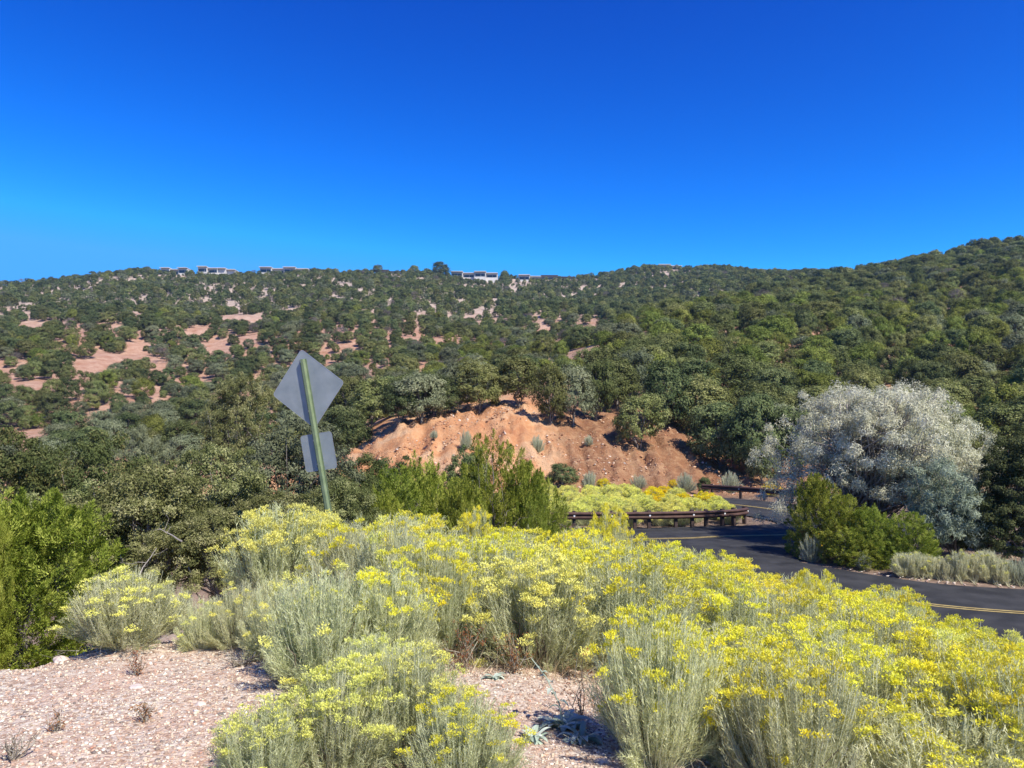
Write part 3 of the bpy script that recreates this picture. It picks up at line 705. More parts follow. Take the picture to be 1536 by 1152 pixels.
for px in np.arange(1352, 1640, 20):
    d = 25.3 - (px - 1352) * .0075 + rs.uniform(0, .25); kd = 'fargrass'
    if px > 1510: kd = 'farsage'
    bush_road(kd, px, d + .3, rs.uniform(.8, 1.1), rs.uniform(.6, .95), f'pale grassy shrub, {ORD[kk]} from left along the far edge of the near road', 'pale shrubs along the far road edge', 'rabbitbrush'); kk += 1

# ------------------------------------------------------------------ trees
TREE = {}
TREE['mid_olive', 0] = make_tree(201, 2.2, 4.6, .25, 170, 60, .42, .14, mat='pin', limbs=10, rnd=1.0, flat=.8, hollow=.6)
TREE['mid_olive', 1] = make_tree(202, 2.3, 4.3, .2, 180, 60, .42, .14, mat='pin', limbs=10, stems=2, rnd=1.0, flat=.8, hollow=.6)
TREE['mid_olive', 2] = make_tree(203, 2.0, 4.9, .45, 160, 60, .42, .14, mat='pin', limbs=10, rnd=1.0, flat=.8, hollow=.6)
TREE['mid_dark', 0] = make_tree(204, 2.1, 4.2, .1, 170, 60, .40, .14, mat='jun_dark', limbs=8, rnd=1.0, flat=.8, hollow=.6)
TREE['mid_dark', 1] = make_tree(205, 2.2, 3.9, .1, 170, 60, .40, .14, mat='jun_dark', limbs=8, stems=2, rnd=1.0, flat=.8, hollow=.6)
TREE['mid_grey', 0] = make_tree(206, 2.2, 4.2, .3, 170, 55, .42, .14, mat='pin_grey', limbs=12, rnd=1.0, flat=.8, hollow=.6)
TREE['mid_grey', 1] = make_tree(207, 2.3, 4.4, .25, 150, 60, .45, .14, mat='pin_grey', limbs=12, rnd=1.0, flat=.8, hollow=.6)
TREE['mid_bright', 0] = make_tree(208, 2.2, 4.4, .2, 170, 60, .42, .14, mat='spur', limbs=8, rnd=1.0, flat=.8, hollow=.6)
TREE['mid_bright', 1] = make_tree(209, 2.4, 4.0, .2, 150, 64, .46, .14, mat='spur', limbs=8, rnd=1.0, flat=.8, hollow=.6, lobes=7)
TREE['mid_dead', 0] = make_tree(210, 1.8, 3.8, .4, 120, 26, .40, .13, kind='long', mat='deadleaf', limbs=40, trunk=.12, stems=3)
for i in range(6):
    TREE['far', i] = make_tree(220+i, 2.1 + .15*(i % 3), 4.2 + .25*(i % 4), .1, 80, 18, .50, .34, mat=['pin','jun_dark','pin_grey','pin','jun_dark','pin'][i], limbs=2, trunk=.1, rnd=1.1, flat=.85, hollow=.62)
def tree(kind, x, y, w, h, label, group=None, name='pinyon_tree', cat='tree', rz=None, z=None, idx=None, sink=0):
    ks = [k for k in TREE if k[0] == kind]; key = ks[BR.integers(len(ks))] if idx is None else (kind, idx)
    cm, tm = TREE[key]
    bb = np.array([v.co[:] for v in tm.vertices]) if False else None
    W0, H0 = DIM[key]
    root = empty(name, (x, y, (g1(x, y) if z is None else z) - sink), BR.uniform(0, 6.28) if rz is None else rz, (w/W0, w/W0, h/H0)); tag(root, label, cat, group)
    ob('crown', cm, None, root)
    ob('trunk', tm, M['bark'] if kind not in ('olive', 'pin_near') else M['bark_pale'], root)
    return root
DIM = {}
def dims():
    for k, (cm, tm) in TREE.items():
        if k in DIM: continue
        a = np.empty(len(cm.vertices)*3, np.float32); cm.vertices.foreach_get('co', a); a = a.reshape(-1, 3)
        DIM[k] = (float(np.percentile(np.hypot(a[:, 0], a[:, 1]), 96))*2, float(np.percentile(a[:, 2], 99.7)))
# near varieties
for i in range(3): TREE['pin_near', i] = make_tree(240+i, 2.2, 4.8, .7, 420, 130, .26, .060, mat='pin_near', limbs=22, trunk=.14, lobes=7, hollow=.35, stems=1 + (i == 1))
TREE['cone_near', 0] = make_tree(245, 2.2, 4.6, .6, 420, 130, .26, .060, mat='pin_cone', limbs=20, lobes=7, hollow=.35)
TREE['grey_near', 0] = make_tree(246, 2.2, 4.4, .6, 400, 130, .26, .060, mat='pin_grey', limbs=22, lobes=7, hollow=.35)
for i in range(3): TREE['jun_near', i] = make_tree(250+i, 1.5, 3.2, -.6, 560, 150, .13, .045, kind='jun', mat='jun', limbs=20, trunk=.08, lobes=8, hollow=.25, shape=.8)
TREE['jun_dense', 0] = make_tree(255, 1.1, 2.6, -.75, 900, 190, .11, .034, kind='jun', mat='jun', limbs=20, trunk=.08, lobes=8, hollow=.35, shape=.9)
TREE['dark_near', 0] = make_tree(256, 2.0, 4.6, .2, 480, 130, .24, .07, mat='jun_dark', limbs=30, lobes=7, hollow=.35)
TREE['olive', 0] = make_tree(257, 4.2, 6.6, 1.2, 540, 170, .40, .115, kind='long', mat='olive', limbs=110, trunk=.15, stems=5, lobes=14, hollow=.22, droop=.5, lobe_amp=.5)
TREE['olive', 1] = make_tree(262, 3.0, 5.0, .8, 300, 190, .40, .115, kind='long', mat='olive', limbs=60, trunk=.12, stems=4, lobes=12, hollow=.22, droop=.5, lobe_amp=.5)
TREE['olive_shade', 0] = make_tree(258, 2.0, 3.6, .3, 260, 120, .36, .13, kind='long', mat='olive_shade', limbs=30, trunk=.1, stems=3, lobes=6, hollow=.25, droop=.3)
dims()
def tree_px(kind, px, top, d, wpx, label, group=None, name='pinyon_tree', idx=None, z=None, hmin=1.5, rz=None):
    """crown centre column, row of the top, distance, width in picture units"""
    x = (px - CX) / F * d; g = g1(x, d) if z is None else z; tz = pt(px, top, d)[2]
    return tree(kind, x, d, wpx * d / F, max(hmin, tz - g), label, group, name, z=g, idx=idx, rz=rz)
GL = 'trees below the left edge of the gravel'
for a in [
 ('jun_dense', 40, 742, 7.2, 260, 'bright yellow-green juniper at the left edge beside the gravel', None, 'juniper'),
 ('jun_near', -90, 790, 7.9, 200, 'green juniper half cut off at the left edge behind the bright one', None, 'juniper'),
 ('jun_dense', -20, 905, 6.6, 110, 'low dark green juniper skirt at the gravel corner', None, 'juniper'),
 ('cone_near', 25, 645, 15.5, 230, 'pinyon with tan cones at the far left behind the bright juniper', GL, 'pinyon_tree'),
 ('cone_near', 175, 652, 14.0, 210, 'pinyon with tan cones right of the bright juniper', GL, 'pinyon_tree'),
 ('pin_near', 235, 700, 12.2, 230, 'dark leaning pinyon with bare grey branches behind the pale low shrub', GL, 'pinyon_tree'),
 ('pin_near', 120, 730, 12.5, 200, 'dark pinyon directly behind the bright juniper', GL, 'pinyon_tree'),
 ('pin_near', 330, 668, 15.0, 190, 'pinyon between the coned one and the sign, below the red gully', GL, 'pinyon_tree'),
 ('grey_near', 435, 632, 17.5, 230, 'broad olive pinyon directly behind the lower sign plate', GL, 'pinyon_tree'),
 ('pin_near', 330, 765, 11.6, 190, 'low pinyon with pale trunk left of the big domed rabbitbrush', GL, 'pinyon_tree'),
 ('pin_near', 405, 735, 13.5, 170, 'pinyon with forked trunk left of the sign post', GL, 'pinyon_tree'),
 ('cone_near', 545, 684, 19.5, 150, 'pinyon with pale cone tips just right of the lower sign plate', GL, 'pinyon_tree'),
 ('pin_near', 515, 720, 14.5, 150, 'low pinyon right behind the sign post', GL, 'pinyon_tree'),
 ('dark_near', 590, 690, 20.5, 150, 'dark juniper between the sign and the feathery green junipers', GL, 'juniper'),
 ('jun_near', 560, 740, 15, 130, 'green juniper low behind the yellow rabbitbrush right of the sign', GL, 'juniper'),
 ('jun_near', 598, 706, 17.5, 150, 'feathery green juniper nearest the sign post, right of it', 'feathery green junipers before the guardrail', 'juniper'),
 ('jun_near', 640, 690, 19.0, 150, 'feathery green juniper second from the sign post', 'feathery green junipers before the guardrail', 'juniper'),
 ('dark_near', 705, 672, 25.0, 100, 'darker juniper behind the feathery green ones', 'feathery green junipers before the guardrail', 'juniper'),
 ('jun_near', 735, 655, 20.0, 130, 'tallest of the feathery green junipers', 'feathery green junipers before the guardrail', 'juniper'),
 ('jun_near', 792, 695, 20.5, 130, 'rightmost feathery green juniper against the guardrail', 'feathery green junipers before the guardrail', 'juniper'),
 ('jun_near', 690, 720, 16.5, 130, 'low feathery green juniper right behind the yellow flowers', 'feathery green junipers before the guardrail', 'juniper'),
 ('jun_near', 805, 748, 19.0, 80, 'small feathery juniper at the left end of the curved guardrail', 'feathery green junipers before the guardrail', 'juniper'),
]: tree_px(*a)
tree_px('pin_near', 350, 562, 62, 110, 'tall light green pine standing out on the left slope beside the sign', None, 'pine_tree')
tree_px('grey_near', 222, 640, 34, 80, 'rounded blue-grey pinyon below the red soil gully', None, 'pinyon_tree')
# fork wedge
FK = 'green junipers at the road fork'
for px, top, d, w, lb in [(1222, 712, 29.6, 95, 'leftmost juniper at the road fork, over the guardrail end'), (1262, 742, 28.4, 90, 'second juniper from the road fork'), (1310, 760, 27.6, 90, 'third juniper from the road fork, in front of the silver tree'), (1362, 768, 27.0, 90, 'rightmost bright juniper before the pale roadside shrubs'), (1285, 790, 27.4, 80, 'low juniper at the road edge in front of the fork junipers')]:
    tree_px('jun_near', px, top, d, w, lb, FK, 'juniper', z=RZ, hmin=1)
tree_px('olive', 1300, 578, 32.2, 278, 'large silver-leaved tree behind the fork junipers', None, 'silver_leaved_tree', z=RZ, idx=0, rz=2.6)
tree_px('olive', 1395, 610, 30.5, 190, 'lower silver-leaved tree on the right flank of the large one', None, 'silver_leaved_tree', z=RZ, idx=1)
tree_px('olive_shade', 1428, 690, 28.0, 120, 'blue-green leafy tree between the silver tree and the dark one', None, 'silver_leaved_tree', z=RZ)
tree_px('dark_near', 1530, 645, 27.0, 130, 'dark juniper at the right edge above the near road', None, 'juniper', z=RZ)
tree_px('dark_near', 1470, 745, 27.6, 90, 'low dark juniper in shade at the right behind the pale shrubs', None, 'juniper', z=RZ)
tree_px('dark_near', 1590, 620, 30, 160, 'dark juniper cut off by the right edge', None, 'juniper', z=RZ)
# along the top of the red bank and over the far guardrail
BT = 'pinyons along the top of the red bank'
def tree_base(kind, px, py, wpx, hpx, label, group=None, name='pinyon_tree', idx=None, dmin=40):
    x, y, z = hit(px, py, dmin); s = y / F; return tree(kind, x, y, wpx * s, hpx * s, label, group, name, z=z, idx=idx)
for a in [
 ('mid_grey', 632, 636, 88, 78, 'pinyon with several pale trunks at the left top of the red bank', BT),
 ('mid_olive', 560, 640, 70, 75, 'pinyon at the left end of the red bank, right of the diamond plate', BT),
 ('mid_dark', 598, 634, 55, 55, 'small dark pinyon squeezed at the left top of the red bank', BT),
 ('mid_olive', 520, 645, 70, 80, 'pinyon behind the right corner of the diamond plate', BT),
 ('mid_olive', 718, 620, 72, 80, 'pinyon with thin straight trunk and round shadow on the red bank top', BT),
 ('mid_olive', 827, 638, 60, 88, 'slender pale-trunked pinyon at the brink of the brown soil', BT),
 ('mid_grey', 860, 640, 74, 92, 'fuller pinyon next to the slender one at the brink of the brown soil', BT),
 ('mid_olive', 895, 630, 64, 88, 'pinyon right of the fuller one on the brown soil brink', BT),
 ('mid_olive', 958, 672, 88, 80, 'low wide pinyon sitting on the face of the brown bank in its own shadow', BT),
 ('mid_dark', 1000, 640, 84, 100, 'pinyon behind the low wide one', BT),
 ('mid_dark', 1082, 700, 100, 95, 'dark pinyon at the right end of the bank above the guardrail', BT),
 ('mid_dark', 1130, 712, 90, 120, 'dark shaded pinyon behind the far guardrail', BT),
 ('mid_dark', 1145, 728, 50, 60, 'small dark juniper right behind the far guardrail', BT),
 ('mid_olive', 1050, 660, 90, 95, 'olive pinyon above the right end of the bank', BT),
 ('mid_olive', 925, 618, 70, 84, 'pinyon standing between the brown brink and the low wide pinyon', BT),
 ('mid_grey', 950, 604, 70, 80, 'grey-green pinyon high behind the low wide one', BT),
 ('mid_olive', 905, 596, 66, 76, 'olive pinyon above the brown brink, second row', BT),
 ('mid_olive', 775, 612, 70, 76, 'pinyon at the crest above the red bank', BT),
 ('mid_grey', 690, 612, 70, 70, 'pinyon left of the thin-trunked one on the red bank top', BT),
 ('mid_dark', 660, 622, 60, 60, 'dark low pinyon between the multi-trunked and thin-trunked ones', BT),
 ('mid_dark', 1190, 720, 90, 110, 'dark pinyon left behind the silver tree', BT),
 ('mid_olive', 1140, 660, 90, 90, 'olive pinyon high behind the silver tree on the left', BT),
 ('mid_dark', 845, 728, 46, 32, 'low dark shrubby juniper at the left foot of the brown bank', None, 'juniper'),
 ('mid_dark', 1056, 742, 22, 26, 'small dark green juniper between two sagebrush at the far guardrail', None, 'juniper'),
 ]: tree_base(*a)
placed = [(o.location.x, o.location.y) for o in bpy.data.objects if o.type == 'EMPTY' and ('tree' in o.name or 'juniper' in o.name) and o.location.y > 50]

# ------------------------------------------------------------------ houses on the ridge
HOUSES = []
def house(p0, p1, topy, d, hm, label, mat='adobe', segs=2, dark_roof=False, seed=0):
    rg = random.Random(seed); s = d / F; W = (p1 - p0) * s; pc = (p0 + p1) / 2; x = (pc - CX) / F * d; tz = pt(pc, topy, d)[2]
    gzv = g1(x, d); root = empty('hilltop_house', (x, d, tz - hm)); tag(root, label, 'house', 'flat-roofed houses on the ridge')
    down = max(1.0, tz - hm - gzv + 1.5)
    n = segs; xs = [-W/2 + W*i/n for i in range(n+1)]
    for i in range(n):
        w = xs[i+1] - xs[i] - .02; h = hm * (1 if i % 2 == 0 else .84); cx = (xs[i] + xs[i+1]) / 2; yo = (i % 2) * 2.5
        wb = MB(); wb.box((cx, yo + 5, (h - down) / 2), (w, 10, h + down)); wo = ob('wall', wb.mesh('wall'), M[mat], root)
        if w > 6:
            fb = MB(); fb.box((cx, yo - .06, h*.46), (w*.86, .1, h*.50)); wf = ob('window', fb.mesh('window'), M['glass'], root)
            mbb = MB()
            for k in range(int(w*.86/4.2) + 1): mbb.box((cx - w*.43 + k*4.2, yo - .16, h*.46), (.22, .1, h*.46))
            mbb.box((cx, yo - .165, h*.70), (w*.88, .08, .14)); ob('frame', mbb.mesh('window_frame'), M[mat], wf)
        rb = MB(); rb.box((cx, yo + 4.2, h + .185), (w + .4, 12.4, .36)); ob('roof', rb.mesh('roof'), M['roof_dark' if dark_roof else mat], root)
    HOUSES.append((p0 - 3, p1 + 3, d))
house(236, 276, 402.5, 528, 4.2, 'white flat-roofed house, leftmost on the ridge', segs=3, seed=1)
house(292, 320, 400.5, 538, 4.2, 'taller white house with dark window band, second on the ridge', segs=2, seed=2)
house(322, 347, 403, 542, 3.4, 'low white house joined by a wall right of the second one', segs=2, seed=3)
house(386, 458, 401.5, 546, 4.2, 'longest white house on the ridge, above the diamond sign', segs=4, seed=4)
house(561, 602, 406, 556, 3.6, 'low house with dark roof between two round ridge trees', segs=2, dark_roof=True, seed=5)
house(676, 746, 408, 566, 4.2, 'white stepped house right of the biggest ridge tree', segs=4, seed=6)
house(778, 812, 413, 575, 4.0, 'plain white house right of the stepped one', segs=2, seed=7)
house(812, 862, 414, 578, 4.0, 'long dark-roofed house above the centre of the picture', 'adobe_tan', segs=2, dark_roof=True, seed=8)
house(990, 1026, 397.5, 603, 3.6, 'small white house on the highest middle hill', segs=2, seed=9)

# ------------------------------------------------------------------ hillside trees
GAPS = [(130,552,46,20),(165,492,34,10),(215,520,20,22),(100,578,44,12),(40,576,38,12),(232,548,18,12),(190,530,20,22),(322,515,7,24),(275,640,24,26),(300,568,12,18),(225,612,30,16),(385,570,26,12),(385,555,10,12),
        (556,560,8,16),(588,548,12,9),(622,549,16,10),(690,510,12,8),(652,460,8,14),(585,452,13,9),(604,478,8,16),(515,428,26,10),(540,440,8,14),(510,492,12,6),(628,505,18,8),(742,455,14,10),(770,432,14,12),(900,480,10,14),(890,495,6,12),(820,495,14,8),(720,490,6,6),(650,598,12,6),
        (175,443,6,9),(215,445,11,5),(90,450,16,8),(225,427,5,3),(320,430,9,4),(455,430,14,9),(40,490,16,8),(20,468,20,7),(120,495,20,8),(95,505,12,8),(60,668,24,12),(125,632,12,14),(262,715,18,22),
        (1000,412,10,6),(1010,405,4,4),(1155,408,7,5),(1178,407,7,4),(945,425,12,5),(895,443,6,5),(860,440,16,5),(1280,546,9,3),(1316,556,9,3),(150,470,10,10),(400,440,8,6),(480,465,8,8),(350,455,12,5),(430,470,7,7),(560,500,8,8)]
GA = np.array(GAPS, float)
rs = np.random.default_rng(77)
S = 4.15; gx = np.arange(-560, 560, S); gy = np.arange(58, 660, S)
GX, GY = np.meshgrid(gx, gy); GX = GX.ravel() + rs.uniform(-.45, .45, GX.size) * S; GY = GY.ravel() + rs.uniform(-.45, .45, GY.size) * S
m = np.abs(GX / GY) < .86; GX, GY = GX[m], GY[m]; GZ = gz(GX, GY)
PX, PY = proj(GX, GY, GZ)
keep = np.ones(len(GX), bool)
sc_ = 1 / (1 + 0 * GX)
ingap = np.zeros(len(GX), bool); hp = 3.6 * F / GY
for cx, cy, rx, ry in GAPS:
    jit = .3 + 1.2 * vnoise(PX / 7, PY / 5, 3); k_ = .52 if cy < 480 else .74
    ingap |= ((((PX - cx) / (rx * k_ + hp * .06))**2 + ((PY - cy - hp * .35) / (ry * k_ * .8 + hp * .28))**2) < jit)
lowshrub = ingap & (rs.random(len(GX)) < .34); keep &= ~(ingap & ~lowshrub)
# red bank stays bare
bank = (GY < 76) & (PX > 480) & (PX < 1120) & (PY > np.interp(PX, [480,520,600,700,760,850,900,1000,1060,1130], [650,648,636,618,603,642,645,655,678,720]) - 2)
keep &= ~bank
keep &= ~((GY < 66) & (PX > 1040) & (PX < 1200)); keep &= ~((road_dist(GX, GY) < 6))
keep &= ~((GY < 62) & (PX > 460))
# natural thinning: more open on the left slope and around the high stony ground
dens = fbm(GX / 22, GY / 30, 9, 3); openn = np.interp(PX, [0, 400, 900, 1050, 1536], [.38, .34, .30, .06, .03]) * np.where(GY > 380, .55, 1)
dens = np.where(PX < 900, np.maximum(dens, fbm(GX / 7, GY / 19, 13, 3) + .06), dens)
keep &= ~((dens > .30) & (rs.random(len(GX)) < openn * 2.6)); keep &= rs.random(len(GX)) > openn * .34
for hx, hy in placed: keep &= np.hypot(GX - hx, GY - hy) > 2.6
for a, b, d in HOUSES: keep &= ~((PX > a) & (PX < b) & (GY > d - 3.2) & (GY < d + 16))
GX, GY, GZ, PX, PY, lowshrub = [q[keep] for q in (GX, GY, GZ, PX, PY, lowshrub)]
hgt = rs.uniform(3.1, 6.0, len(GX)) * np.where(rs.random(len(GX)) < .2, .55, 1); hgt *= np.interp(GY, [60, 120, 600], [1.0, 1.0, .92])
hgt = np.where(lowshrub, rs.uniform(1.0, 2.3, len(GX)), hgt)
for a, b, d in HOUSES:
    near = (PX > a - 2) & (PX < b + 2) & (GY > d - 60); hgt[near] = np.minimum(hgt[near], 4.1)
hgt = hgt * np.where(PX < 900, .86, 1.0)
wid = hgt * rs.uniform(.88, 1.15, len(GX))
# what of them is visible: compare each top with the skyline of the ground in front
UB = np.linspace(-.9, .9, 361); DB = np.exp(np.linspace(math.log(10), math.log(700), 260))
XX, YY = np.meshgrid(UB, DB); Zt = gz((XX * YY).ravel(), YY.ravel()).reshape(XX.shape) + np.where(YY > 62, 2.5, 0)
El = np.maximum.accumulate((Zt - CAMZ) / YY, axis=0)
ui = np.clip(np.round((GX / GY + .9) / 1.8 * 360).astype(int), 0, 360); di = np.clip(np.searchsorted(DB, GY - 4) - 1, 0, 259)
vis = ((GZ + hgt - CAMZ) / GY) > El[di, ui] + .0005
tpx, tpy = proj(GX, GY, GZ + hgt * .6)
inframe = vis & (tpx > -10) & (tpx < 1546) & (tpy > 360) & (tpy < 640)
size = np.where(inframe, hgt / GY, 0); order = np.argsort(-size); NI = 255; ind = set(order[:NI].tolist())
tone = rs.random(len(GX)) ** np.where(GY > 260, 1.6, 1.0); tone = np.where(PX > 950, tone * .75 + .12, tone)
def zone(px, py, d):
    v = 'upper' if py < 500 else ('middle' if py < 570 else 'lower')
    for lim, t in ((170, 'left slope at the picture edge'), (340, 'left slope among red soil patches'), (500, 'slope behind the diamond sign'), (660, 'slope right of the diamond sign'), (820, 'spur over the orange bank'),
                   (960, 'spur over the brown bank'), (1120, 'wooded slope left of the silver tree'), (1260, 'wooded slope above the silver tree, left half'), (1400, 'wooded slope above the silver tree, right half')):
        if px < lim: return v + ' ' + t
    return v + ' wooded slope at the right edge'
for i in order[:NI]:
    kd = 'mid_dark' if tone[i] < .3 else ('mid_grey' if tone[i] > .78 else 'mid_olive')
    if PX[i] > 620 and rs.random() < .4 or rs.random() < .03: kd = 'mid_bright'
    adj = {'mid_bright': 'yellow-green pinyon', 'mid_dark': 'dark green rounded juniper', 'mid_olive': 'olive green pinyon', 'mid_grey': 'grey-green pinyon'}[kd]
    szw = 'small' if hgt[i] < 3.3 else ('tall' if hgt[i] > 4.6 else 'medium')
    tree(kd, GX[i], GY[i], wid[i], hgt[i], f'{szw} {adj} on the {zone(PX[i], PY[i], GY[i])}', 'trees covering the hillside', 'juniper' if kd == 'mid_dark' else 'pinyon_tree', z=GZ[i] - .1)
# the rest: one uncountable woodland, instanced
rest = np.array([i for i in range(len(GX)) if i not in ind])
protos = bpy.data.collections.new('woodland_parts')
pk = [('mid_olive',0),('mid_olive',1),('mid_olive',2),('mid_dark',0),('mid_dark',1),('mid_grey',0),('mid_grey',1)] + [('far', i) for i in range(6)] + [('mid_bright',0),('mid_bright',1),('mid_dead',0)]
pdim = []
for n_, k in enumerate(pk):
    cm, tm = TREE[k]
    o = bpy.data.objects.new('p%02d' % n_, cm); protos.objects.link(o); pdim.append(DIM[k])
pdim = np.array(pdim)
farD = 330
t_ = tone[rest]; nearm = GY[rest] < farD
ix = np.where(t_ < .3, 3 + rs.integers(0, 2, len(rest)), np.where(t_ > .78, 5 + rs.integers(0, 2, len(rest)), rs.integers(0, 3, len(rest))))
fx = np.where(t_ < .3, 7 + rs.choice([1, 4], len(rest)), np.where(t_ > .82, 9, 7 + rs.choice([0, 3, 5], len(rest))))
ix = np.where(nearm, ix, fx)
rr_ = rs.random(len(rest)); spur = (PX[rest] > 620) & (GY[rest] < 230)
ix = np.where(nearm & (rr_ < np.where(spur, .40, .05)), 13 + rs.integers(0, 2, len(rest)), ix); ix = np.where(rr_ > .975, 15, ix)
me = bpy.data.meshes.new('hillside_woodland'); me.vertices.add(len(rest)); me.vertices.foreach_set('co', np.stack([GX[rest], GY[rest], GZ[rest] - .15], 1).astype(np.float32).ravel())
def fat(nm, typ, arr, key='value'):
    a = me.attributes.new(nm, typ, 'POINT'); a.data.foreach_set(key, arr.ravel())
fat('pick', 'INT', ix.astype(np.int32))
fat('rot', 'FLOAT_VECTOR', np.stack([0*t_, 0*t_, rs.uniform(0, 6.28, len(rest))], 1).astype(np.float32), 'vector')
fat('scl', 'FLOAT_VECTOR', np.stack([wid[rest]/pdim[ix, 0], wid[rest]/pdim[ix, 0], hgt[rest]/pdim[ix, 1]], 1).astype(np.float32), 'vector')
wood = ob('hillside_woodland', me); tag(wood, 'dense pinyon and juniper woodland covering the far hillsides up to the ridge', 'woodland', kind='stuff')
ng = bpy.data.node_groups.new('scatter', 'GeometryNodeTree')
ng.interface.new_socket('Geometry', in_out='INPUT', socket_type='NodeSocketGeometry'); ng.interface.new_socket('Geometry', in_out='OUTPUT', socket_type='NodeSocketGeometry')
N_ = ng.nodes; gi = N_.new('NodeGroupInput'); go = N_.new('NodeGroupOutput'); ci = N_.new('GeometryNodeCollectionInfo'); ip = N_.new('GeometryNodeInstanceOnPoints')
ci.inputs['Collection'].default_value = protos; ci.inputs['Separate Children'].default_value = True; ci.inputs['Reset Children'].default_value = True
def na(nm, typ):
    n = N_.new('GeometryNodeInputNamedAttribute'); n.data_type = typ; n.inputs['Name'].default_value = nm; return n.outputs['Attribute']
ng.links.new(gi.outputs[0], ip.inputs['Points']); ng.links.new(ci.outputs[0], ip.inputs['Instance']); ip.inputs['Pick Instance'].default_value = True
ng.links.new(na('pick', 'INT'), ip.inputs['Instance Index']); ng.links.new(na('rot', 'FLOAT_VECTOR'), ip.inputs['Rotation']); ng.links.new(na('scl', 'FLOAT_VECTOR'), ip.inputs['Scale'])
ng.links.new(ip.outputs[0], go.inputs[0])
md = wood.modifiers.new('scatter', 'NODES'); md.node_group = ng
print('woodland', len(rest), 'individual', NI)
# trees that stand out on the skyline
def sky_tree(px, top, d, wpx, lb, kd='mid_olive'):
    x = (px - CX) / F * d; g = g1(x, d); tz = pt(px, top, d)[2]; tree(kd, x, d, wpx * d / F, max(3, tz - g), lb, 'trees standing out on the ridge', z=g)
for a in [(564,397,552,15,'round tree at the left end of the dark-roofed ridge house'),(620,398,560,14,'pointed tree between the dark-roofed and stepped ridge houses'),(661,393,562,28,'biggest dark tree on the ridge left of the stepped house','mid_dark'),(757,405,572,14,'low round tree right of the stepped ridge house'),
          (107,411,518,14,'tree on the far left skyline, left of a pair'),(126,411,520,9,'small tree on the far left skyline between two others'),(142,410,522,8,'narrow tree on the far left skyline right of the others'),(640,403,560,16,'low tree touching the biggest ridge tree on its left')]: sky_tree(*a)

# ------------------------------------------------------------------ stones, gravel, litter
def stones(name, P, size, rng, flat=.6, mat='rock', label='', cat='gravel'):
    ph = (1 + 5**.5) / 2
    I = np.array([(-1,ph,0),(1,ph,0),(-1,-ph,0),(1,-ph,0),(0,-1,ph),(0,1,ph),(0,-1,-ph),(0,1,-ph),(ph,0,-1),(ph,0,1),(-ph,0,-1),(-ph,0,1)]) / 1.9
    FI = np.array([(0,11,5),(0,5,1),(0,1,7),(0,7,10),(0,10,11),(1,5,9),(5,11,4),(11,10,2),(10,7,6),(7,1,8),(3,9,4),(3,4,2),(3,2,6),(3,6,8),(3,8,9),(4,9,5),(2,4,11),(6,2,10),(8,6,7),(9,8,1)])
    n = len(P); V = I[None] * rng.uniform(.7, 1.25, (n, 12, 1)); V = V * np.stack([rng.uniform(.7, 1.3, n), rng.uniform(.6, 1.1, n), flat * rng.uniform(.6, 1.3, n)], 1)[:, None]
    a = rng.uniform(0, 6.28, n); c, s = np.cos(a)[:, None], np.sin(a)[:, None]
    V = np.stack([V[..., 0]*c - V[..., 1]*s, V[..., 0]*s + V[..., 1]*c, V[..., 2]], -1) * size[:, None, None] + P[:, None]
    Fc = (FI[None] + (np.arange(n)*12)[:, None, None]).reshape(-1, 3)
    o = ob(name, mesh_from(name, V.reshape(-1, 3), Fc, np.repeat(rng.random(n), 12)), M[mat]); return tag(o, label, cat, kind='stuff')
rs = np.random.default_rng(55)
n = 42000; u = rs.uniform(-.80, .42, n); d = 2.9 + 3.6 * rs.random(n)**1.2; x = u * d; 
P = np.stack([x, d, gz(x, d) + .002], 1); stones('gravel', P, .0038 + .011 * rs.random(n)**4.5, rs, .6, 'rock_pink', 'pinkish gravel and small flat stones covering the near ground')
n = 16000; u = rs.uniform(-.24, .34, n); d = rs.uniform(55, 78, n); x = u * d; cl = fbm(x/3, d/3, 12, 3) > -.05; x, d = x[cl], d[cl]
P = np.stack([x, d, gz(x, d)], 1); stones('loose_stones', P, (.03 + .13 * rs.random(len(x))**5), rs, .7, 'rock', 'loose stones scattered over the red earth bank', 'stones')
n = 1500; t = rs.integers(0, len(ROAD_A) - 40, n); Tn = np.gradient(ROAD_A, axis=0); Tn /= np.linalg.norm(Tn, axis=1)[:, None]; Nn = np.stack([-Tn[:, 1], Tn[:, 0]], 1)
q = ROAD_A[t] - Nn[t] * (3.5 + .4 * rs.random(n))[:, None]; sel = (q[:, 1] > ROAD_A[t, 1]) & (q[:, 0] > 11.6) & (road_dist(q[:, 0], q[:, 1]) > 3.35); q = q[sel]
P = np.column_stack([q, np.full(len(q), RZ + .01)]); stones('road_edge_stones', P, .015 + .045 * rs.random(len(q))**3, rs, .5, 'rock_pink', 'pale stones along the far edge of the near road', 'stones')
def boulder(px, py, w, h, label, seed):
    rng = np.random.default_rng(seed); x, y, z = hit(px, py)
    import bmesh
    bm = bmesh.new(); bmesh.ops.create_icosphere(bm, subdivisions=4, radius=1)
    for v in bm.verts:
        p = v.co.copy(); n1 = float(fbm(p.x*1.3 + p.z*.7 + seed, p.y*1.3 - p.z*.4, 2, 3)[()]) if True else 0
        v.co = p * (1 + n1*.55); v.co.x *= w/2; v.co.y *= w*.35; v.co.z = v.co.z*h - h*.2
    me = bpy.data.meshes.new('rock'); bm.to_mesh(me); bm.free(); me.polygons.foreach_set('use_smooth', np.ones(len(me.polygons), bool))
    o = ob('rock', me, M['boulder']); o.location = (x, y, z); tag(o, label, 'rock', 'rocks on the gravel')
boulder(58, 984, .21, .055, 'whitish flat rock on the gravel brink at far left', 3); boulder(92, 992, .12, .04, 'smaller whitish rock right of the largest one', 4)
